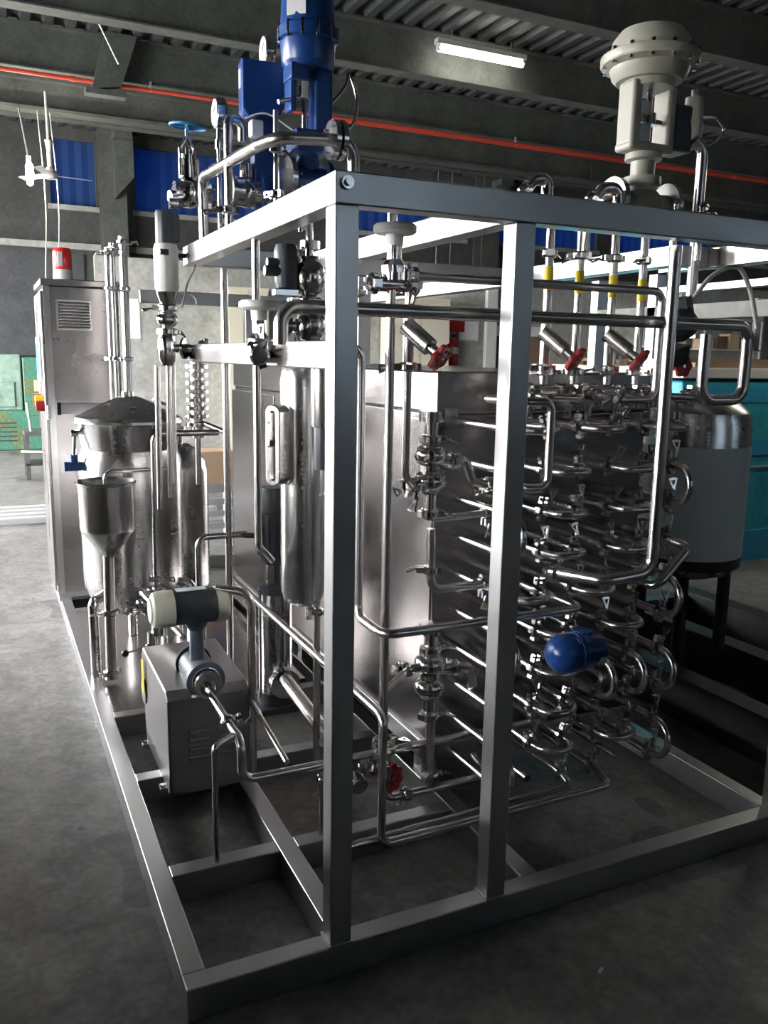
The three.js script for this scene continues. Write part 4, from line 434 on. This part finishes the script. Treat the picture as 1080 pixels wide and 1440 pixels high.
// ---------------------------------------------------------------- control valves above the frame
{ const x = 0.237, z = -0.82, t = thing('blue_control_valve', 'big blue pneumatic control valve with a round actuator head', 'control valve', [x, 2.02, z]);
  part(t, 'actuator_head', lathe([[0, 2.425], [0.070, 2.425], [0.080, 2.44], [0.083, 2.50], [0.092, 2.505], [0.092, 2.535], [0.083, 2.54], [0.078, 2.62], [0.065, 2.645], [0, 2.65]], [x, 0, z], UPV, 40), M.blue);
  for (let k = 0; k < 12; k++) { const a = k * Math.PI / 6; part(t, 'flange_bolt', cyl(0.006, 0.045, [x + Math.cos(a) * 0.088, 2.52, z + Math.sin(a) * 0.088], Y, 0.006, 8), M.fitting); }
  part(t, 'yoke', [rb(x + 0.01, x + 0.068, 2.24, 2.43, z - 0.03, z + 0.04, 0.01), rb(x - 0.065, x - 0.045, 2.30, 2.43, z - 0.03, z + 0.03, 0.006), rb(x - 0.07, x - 0.01, 2.385, 2.43, z - 0.03, z + 0.05, 0.006)], M.blue); part(t, 'base', [rb(x - 0.055, x + 0.06, 2.185, 2.25, z - 0.05, z + 0.05, 0.008), cyl(0.035, 0.10, [x, 2.15, z])], M.blue); part(t, 'stem', [rod([x - 0.015, 2.25, z + 0.01], [x - 0.015, 2.42, z + 0.01], 0.008), cyl(0.016, 0.03, [x - 0.015, 2.36, z + 0.01])], M.fitting); part(t, 'scale_plate', bb(x - 0.03, x - 0.01, 2.34, 2.40, z + 0.03, z + 0.034), M.white);
  part(t, 'name_plate', extrude(poly([[-0.03, -0.03], [0.03, -0.03], [0.03, 0.03], [-0.03, 0.03]]), 0.003, [x - 0.055, 2.585, z + 0.056], { rot: [0, -0.75, 0] }), M.paper, 'blank white sticker'); part(t, 'valve_body', [cyl(0.05, 0.10, [x, 2.10, z], X, 0.05), sph(0.05, [x, 2.10, z])], M.blue); part(t, 'flange', cyl(0.062, 0.016, [x - 0.06, 2.11, z], X, 0.062, 30), M.fitting); part(t, 'flange', cyl(0.062, 0.016, [x + 0.06, 2.11, z], X, 0.062, 30), M.blue); part(t, 'air_tube', curve([[x + 0.065, 2.33, z], [x + 0.12, 2.40, z + 0.02], [x + 0.125, 2.43, z + 0.02], [x + 0.15, 2.36, z + 0.03], [x + 0.14, 2.29, z + 0.03], [x + 0.06, 2.22, z + 0.05]], 0.0045), M.fitting); part(t, 'link_arm', rod([x - 0.10, 2.32, z + 0.02], [x - 0.02, 2.345, z + 0.02], 0.007), M.fitting); }
{ const x = 0.145, z = -1.0, t = thing('blue_positioner_valve', 'blue valve with a box positioner behind the steam pipe', 'control valve', [x, 2.0, z]); part(t, 'positioner_box', extrude(poly([[-0.06, -0.06], [-0.045, -0.078], [0.05, -0.07], [0.06, -0.05], [0.06, 0.075], [-0.06, 0.075]]), 0.07, [x, 2.395, z - 0.02], { bevel: 0.006, rot: [0, -0.12, 0] }), M.blue); part(t, 'name_plate', bb(x - 0.0705, x - 0.068, 2.40, 2.455, z - 0.005, z + 0.035), M.paper, 'blank white sticker'); part(t, 'yoke', [rb(x - 0.03, x + 0.05, 2.04, 2.32, z - 0.03, z + 0.02, 0.008)], M.blue); part(t, 'bracket', rb(x - 0.05, x - 0.01, 2.25, 2.30, z + 0.02, z + 0.06, 0.006), M.film); part(t, 'valve_body', [cyl(0.045, 0.09, [x - 0.05, 2.09, z], X), sph(0.048, [x - 0.05, 2.09, z])], M.fitting); part(t, 'flange', cyl(0.058, 0.014, [x + 0.0, 2.09, z], X, 0.058, 28), M.blue); part(t, 'flange', cyl(0.056, 0.014, [x - 0.10, 2.09, z], X, 0.056, 28), M.fitting); part(t, 'gland', cyl(0.022, 0.05, [x - 0.05, 2.15, z]), M.fitting); part(t, 'sensor_wire', curve([[x - 0.07, 2.30, z + 0.05], [x - 0.01, 2.315, z + 0.08], [x + 0.08, 2.27, z + 0.1], [x + 0.16, 2.25, z + 0.12]], 0.003), M.hose); }
{ const x = 0.0, z = -1.42, t = thing('globe_valve', 'steel globe valve with a blue handwheel above the left beam', 'valve', [x, 2.08, z]); wheel(t, [x + 0.004, 2.372, z], [0.05, 1, 0.08], 0.062, M.wheelBlue, 0); part(t, 'stem', [rod([x, 2.25, z], [x, 2.385, z], 0.008)], M.fitting); part(t, 'yoke', [tube([[x - 0.022, 2.23, z], [x - 0.026, 2.30, z], [x, 2.335, z]], 0.008, 0.02), tube([[x + 0.022, 2.23, z], [x + 0.026, 2.30, z], [x, 2.335, z]], 0.008, 0.02)], M.fitting); part(t, 'bonnet', [cyl(0.034, 0.04, [x, 2.215, z], Y, 0.034, 8), cyl(0.026, 0.05, [x, 2.25, z])], M.fitting); for (const k of [-1, 1]) part(t, 'bonnet_bolt', cyl(0.008, 0.06, [x + 0.03 * k, 2.23, z + 0.02], Y, 0.008, 8), M.fitting); part(t, 'body', [sph(0.052, [x, 2.145, z]), rod([x - 0.07, 2.12, z + 0.02], [x + 0.09, 2.145, z], 0.026)], M.fitting); for (const k of [-0.045, 0.085]) part(t, 'flange', cyl(0.044, 0.014, [x + k, 2.14, z], X), M.fitting); part(t, 'plug', cyl(0.02, 0.03, [x - 0.06, 2.10, z + 0.03], X), M.fitting); }
for (const [x, y, z, l, s] of [[0.058, 2.372, -1.2, 'round white-faced pressure gauge above the left beam', 2.10], [0.228, 2.59, -1.2, 'round white-faced pressure gauge behind the blue positioner box', 2.10]]) { const d = V(-0.96, 0.0, -0.02).normalize(), t = thing('pressure_gauge', l, 'gauge', [x, s, z]); part(t, 'case', lathe([[0, -0.02], [0.045, -0.02], [0.05, -0.012], [0.05, 0.012], [0.043, 0.014], [0, 0.010]], [x, y, z], d, 32), M.fitting); part(t, 'dial', cyl(0.042, 0.003, v3([x, y, z]).addScaledVector(d, 0.0135), d, 0.042, 28), M.glassDial); part(t, 'needle', rod(v3([x, y, z]).addScaledVector(d, 0.0165), v3([x, y + 0.02, z + 0.022]).addScaledVector(d, 0.0165), 0.0015, 0.0008, 6), M.black); part(t, 'stem', [rod([x, s - 0.1, z], [x, y - 0.045, z], 0.008), cyl(0.014, 0.03, [x, y - 0.10, z])], M.fitting); }
{ const x = 1.325, z = -0.55, t = thing('grey_control_valve', 'large beige-grey pneumatic control valve above the top beam', 'control valve', [x, 2.0, z]);
  part(t, 'actuator_head', lathe([[0, 2.475], [0.105, 2.475], [0.120, 2.49], [0.128, 2.515], [0.155, 2.525], [0.158, 2.530], [0.158, 2.552], [0.150, 2.556], [0.130, 2.562], [0.122, 2.60], [0.10, 2.628], [0.05, 2.638], [0, 2.64]], [x, 0, z], UPV, 44), M.grayPaint); for (let k = 0; k < 14; k++) { const a = k * Math.PI / 7; part(t, 'flange_bolt', cyl(0.007, 0.05, [x + Math.cos(a) * 0.146, 2.54, z + Math.sin(a) * 0.146], Y, 0.007, 8), M.fitting); }
  part(t, 'yoke', [rb(x - 0.095, x - 0.055, 2.27, 2.47, z - 0.035, z + 0.045, 0.012), rb(x + 0.055, x + 0.09, 2.27, 2.47, z - 0.035, z + 0.045, 0.012), cyl(0.085, 0.025, [x, 2.465, z]), rb(x - 0.095, x + 0.09, 2.255, 2.285, z - 0.04, z + 0.045, 0.012)], M.grayPaint); part(t, 'neck', lathe([[0.06, 2.255], [0.06, 2.235], [0.04, 2.23], [0.04, 2.185], [0.062, 2.18], [0.062, 2.155], [0.05, 2.15], [0.05, 2.10]], [x, 0, z]), M.grayPaint); part(t, 'stem', [rod([x, 2.26, z + 0.01], [x, 2.48, z + 0.01], 0.011), cyl(0.026, 0.035, [x, 2.36, z + 0.01]), rb(x - 0.045, x + 0.045, 2.345, 2.36, z, z + 0.03, 0.003, 1)], M.fitting); part(t, 'scale_plate', bb(x - 0.05, x - 0.015, 2.37, 2.41, z + 0.03, z + 0.033), M.paper, 'blank white scale plate'); part(t, 'scale_plate', bb(x - 0.055, x - 0.015, 2.285, 2.34, z + 0.03, z + 0.033), M.paper, 'blank white scale plate');
  part(t, 'positioner', [rb(x + 0.09, x + 0.175, 2.27, 2.42, z - 0.06, z + 0.04, 0.012)], M.motor); part(t, 'air_regulator', [cyl(0.034, 0.09, [x + 0.185, 2.405, z + 0.02], Y, 0.03), cyl(0.028, 0.06, [x + 0.187, 2.335, z + 0.02], Y, 0.034), cyl(0.012, 0.03, [x + 0.185, 2.46, z + 0.02])], M.grayPaint); part(t, 'air_tube', curve([[x + 0.215, 2.395, z + 0.02], [x + 0.29, 2.40, z + 0.02], [x + 0.33, 2.365, z + 0.02], [x + 0.29, 2.325, z + 0.02], [x + 0.22, 2.30, z + 0.01], [x + 0.17, 2.285, z]], 0.0055), M.fitting);
  part(t, 'valve_body', [sph(0.07, [x, 2.095, z], [1, 0.85, 1]), rod([x - 0.11, 2.09, z], [x + 0.11, 2.09, z], 0.045)], M.grayPaint); for (const k of [-0.115, 0.115]) part(t, 'flange', cyl(0.072, 0.02, [x + k, 2.10, z], X, 0.072, 32), k < 0 ? M.fitting : M.grayPaint); part(t, 'pipe_stub', rod([x - 0.12, 2.10, z], [x - 0.18, 2.10, z + 0.06], 0.026), M.fitting); }
{ const t = thing('clip_valve', 'dark rubber-coated valve right of the thick upright pipe', 'valve', [1.46, 1.55, -0.42]); part(t, 'body', [lathe([[0, -0.05], [0.04, -0.05], [0.055, -0.02], [0.055, 0.02], [0.04, 0.05], [0, 0.05]], [1.42, 1.70, -0.42], [0.6, 0.5, 0.4], 12), box(0.05, 0.10, 0.05, [1.43, 1.74, -0.42], [0, 0.4, 0.3])], M.black); part(t, 'bolt', rod([1.35, 1.75, -0.38], [1.40, 1.70, -0.40], 0.011), M.fitting); part(t, 'lower_clamp', box(0.10, 0.06, 0.06, [1.40, 1.60, -0.42], [0.2, 0.3, 0.2]), M.black); part(t, 'hose', curve([[1.46, 1.78, -0.42], [1.55, 1.87, -0.42], [1.66, 1.90, -0.42], [1.72, 1.84, -0.42], [1.78, 1.70, -0.42]], 0.008), M.hose); }

// ---------------------------------------------------------------- control cabinet
{ const x0 = -0.365, x1 = 0.05, z1 = -3.6, z0 = -4.2, t = thing('control_cabinet', 'tall stainless control cabinet with a louvred vent', 'cabinet', [-0.16, HB, -3.9]); part(t, 'body', rb(x0, x1, HB, 1.95, z0, z1, 0.008, 2), M.cabinet); part(t, 'roof', rb(x0 - 0.02, x1 + 0.012, 1.95, 1.99, z0 - 0.01, z1 + 0.012, 0.006, 1), M.cabinet); const d = part(t, 'door', rb(x0 - 0.024, x0, HB + 0.03, 1.92, z0 + 0.02, z1 - 0.015, 0.006, 1), M.cabinet); part(d, 'hinge', [rod([x0 - 0.006, 0.12, z1 + 0.004], [x0 - 0.006, 0.16, z1 + 0.004], 0.01), rod([x0 - 0.006, 1.18, z1 + 0.004], [x0 - 0.006, 1.26, z1 + 0.004], 0.012)], M.fitting); part(t, 'corner_rail', [bb(x0 - 0.006, x0 + 0.03, HB, 1.95, z1 - 0.002, z1 + 0.008)], M.frame);
  const v = part(t, 'vent_panel', bb(-0.305, -0.108, 1.70, 1.872, z1 + 0.001, z1 + 0.008), M.fitting); for (let k = 0; k < 9; k++) part(v, 'louvre', box(0.175, 0.008, 0.012, [-0.206, 1.716 + k * 0.0175, z1 + 0.012], [0.5, 0, 0]), M.cover);
  const s = part(d, 'touch_screen', rb(x0 - 0.036, x0 - 0.022, 1.40, 1.66, -4.05, -3.72, 0.004, 1), M.white); part(s, 'screen', bb(x0 - 0.038, x0 - 0.034, 1.44, 1.62, -4.02, -3.75), M.screen); for (const [y, z, m] of [[1.28, -4.0, M.red], [1.28, -3.8, M.yellow], [1.25, -3.72, M.red]]) part(d, 'push_button', [cyl(0.032, 0.05, [x0 - 0.045, y, z], X)], m); part(t, 'base_plate', bb(x0 - 0.01, x1 + 0.1, HB, HB + 0.02, z1, z1 + 0.12), M.frame); }
{ const x = -0.238, z = -3.8, t = thing('warning_beacon', 'red warning beacon on top of the steel cabinet', 'beacon', [x, 1.99, z]); part(t, 'base', cyl(0.058, 0.07, [x, 2.025, z], Y, 0.055), M.white); part(t, 'lens', lathe([[0.052, 2.06], [0.056, 2.07], [0.054, 2.17], [0.045, 2.185], [0, 2.187]], [x, 0, z]), M.redLens); part(t, 'reflector', bb(x - 0.03, x - 0.005, 2.075, 2.16, z + 0.045, z + 0.058), M.paper); }

// ---------------------------------------------------------------- second skid at the right, tank and teal machine
{ const t = thing('second_skid_frame', 'second stainless frame standing behind the right of the bundle', 'frame', [2.8, 0, -2]); const beam = (n, ...b) => part(t, n, rb(...b, 0.004, 1), M.frame); beam('top_beam', 2.30, 2.36, 2.0, 2.072, -1.5, -0.87); beam('top_beam', 2.30, 2.36, 1.90, 1.935, -1.5, -0.40); part(t, 'top_beam', rb(2.30, 2.36, 1.775, 1.845, -1.95, -0.40, 0.004, 1), M.wallPale); for (const [x, z] of [[2.30, -1.56], [2.30, -2.0]]) beam('post', x, x + 0.06, 0.1, 2.0, z, z + 0.06); part(t, 'plate', bb(2.28, 2.30, 1.60, 1.90, -1.44, -1.36), M.sheet);
  for (const [x, y] of [[2.0, 0], [2.55, 0.0], [3.1, 0.0]]) part(t, 'base_beam', rb(x, x + 0.12, y, y + 0.2, -4.2, 1.2, 0.006, 1), M.darkSteel); for (const z of [-0.25, -1.9, -3.2]) part(t, 'base_beam', rb(2.12, 3.1, 0.02, 0.18, z - 0.1, z, 0.006, 1), M.darkSteel); }
{ const cx = 2.32, cz = -1.2, kk = 0.87, t = thing('wrapped_tank', 'stainless tank wrapped in pale film behind the tube bundle', 'tank', [cx, 0.1, cz]); part(t, 'shell', lathe([[0, 0.56], [0.15, 0.565], [0.26, 0.60], [0.29, 0.64], [0.29, 1.29], [0.275, 1.35], [0.22, 1.395], [0.10, 1.42], [0, 1.425]].map(([a, b]) => [a * kk, b]), [cx, 0, cz], UPV, 44), M.tank); part(t, 'bottom_skirt', lathe([[0.2905, 0.63], [0.2915, 0.64], [0.2915, 0.70], [0.2905, 0.71]].map(([a, b]) => [a * kk, b]), [cx, 0, cz], UPV, 44), M.darkSteel); part(t, 'film_wrap', lathe([[0.2925, 0.68], [0.2945, 0.69], [0.2945, 1.19], [0.2925, 1.20]].map(([a, b]) => [a * kk, b]), [cx, 0, cz], UPV, 44), M.film, 'pale grey protective film'); for (const a of [0.75, 2.35, 3.9, 5.5]) part(t, 'leg', rod([cx + Math.cos(a) * 0.19, 0.2, cz + Math.sin(a) * 0.19], [cx + Math.cos(a) * 0.19, 0.64, cz + Math.sin(a) * 0.19], 0.03), M.darkSteel); }
{ const t = thing('teal_machine', 'big teal machine casing with a white top edge', 'machine', [4.9, 0, -3.6]); part(t, 'casing', rb(4.0, 7.4, 0.0, 1.44, -4.9, -3.0, 0.02), M.teal); part(t, 'top_plate', rb(3.98, 7.42, 1.46, 1.54, -4.92, -2.98, 0.01), M.offwhite); part(t, 'stripe', bb(3.995, 7.4, 1.28, 1.40, -2.999, -2.992), M.tealDark); part(t, 'stripe', bb(3.995, 7.4, 0.86, 0.98, -2.999, -2.992), M.tealDark); part(t, 'seam', bb(3.995, 7.4, 0.76, 0.772, -2.999, -2.985), M.galv); part(t, 'plinth', bb(4.05, 7.3, 0, 0.25, -3.0, -2.97), M.tealDark); }
{ const t = thing('timber_pile', 'brown timber and scrap pile on top of the teal machine', 'pile', [5.4, 1.54, -3.8]); for (let k = 0; k < 6; k++) part(t, 'board', box(1.6 + 0.2 * (k % 3), 0.035, 0.16, [5.2 + 0.1 * k, 1.56 + 0.036 * (k % 2), -3.3 - 0.22 * k], [0, 0.08 * (k % 3) - 0.08, 0]), M.wood); }
single('floor_scrap', 'small bright metal offcut on the dark floor in front', 'scrap', box(0.022, 0.004, 0.008, [0.66, 0.002, 0.26], [0, 0.5, 0]), M.galv);
scene.traverse((o) => { if (o.isMesh) { o.castShadow = true; o.receiveShadow = true; } });
renderer.render(scene, camera);
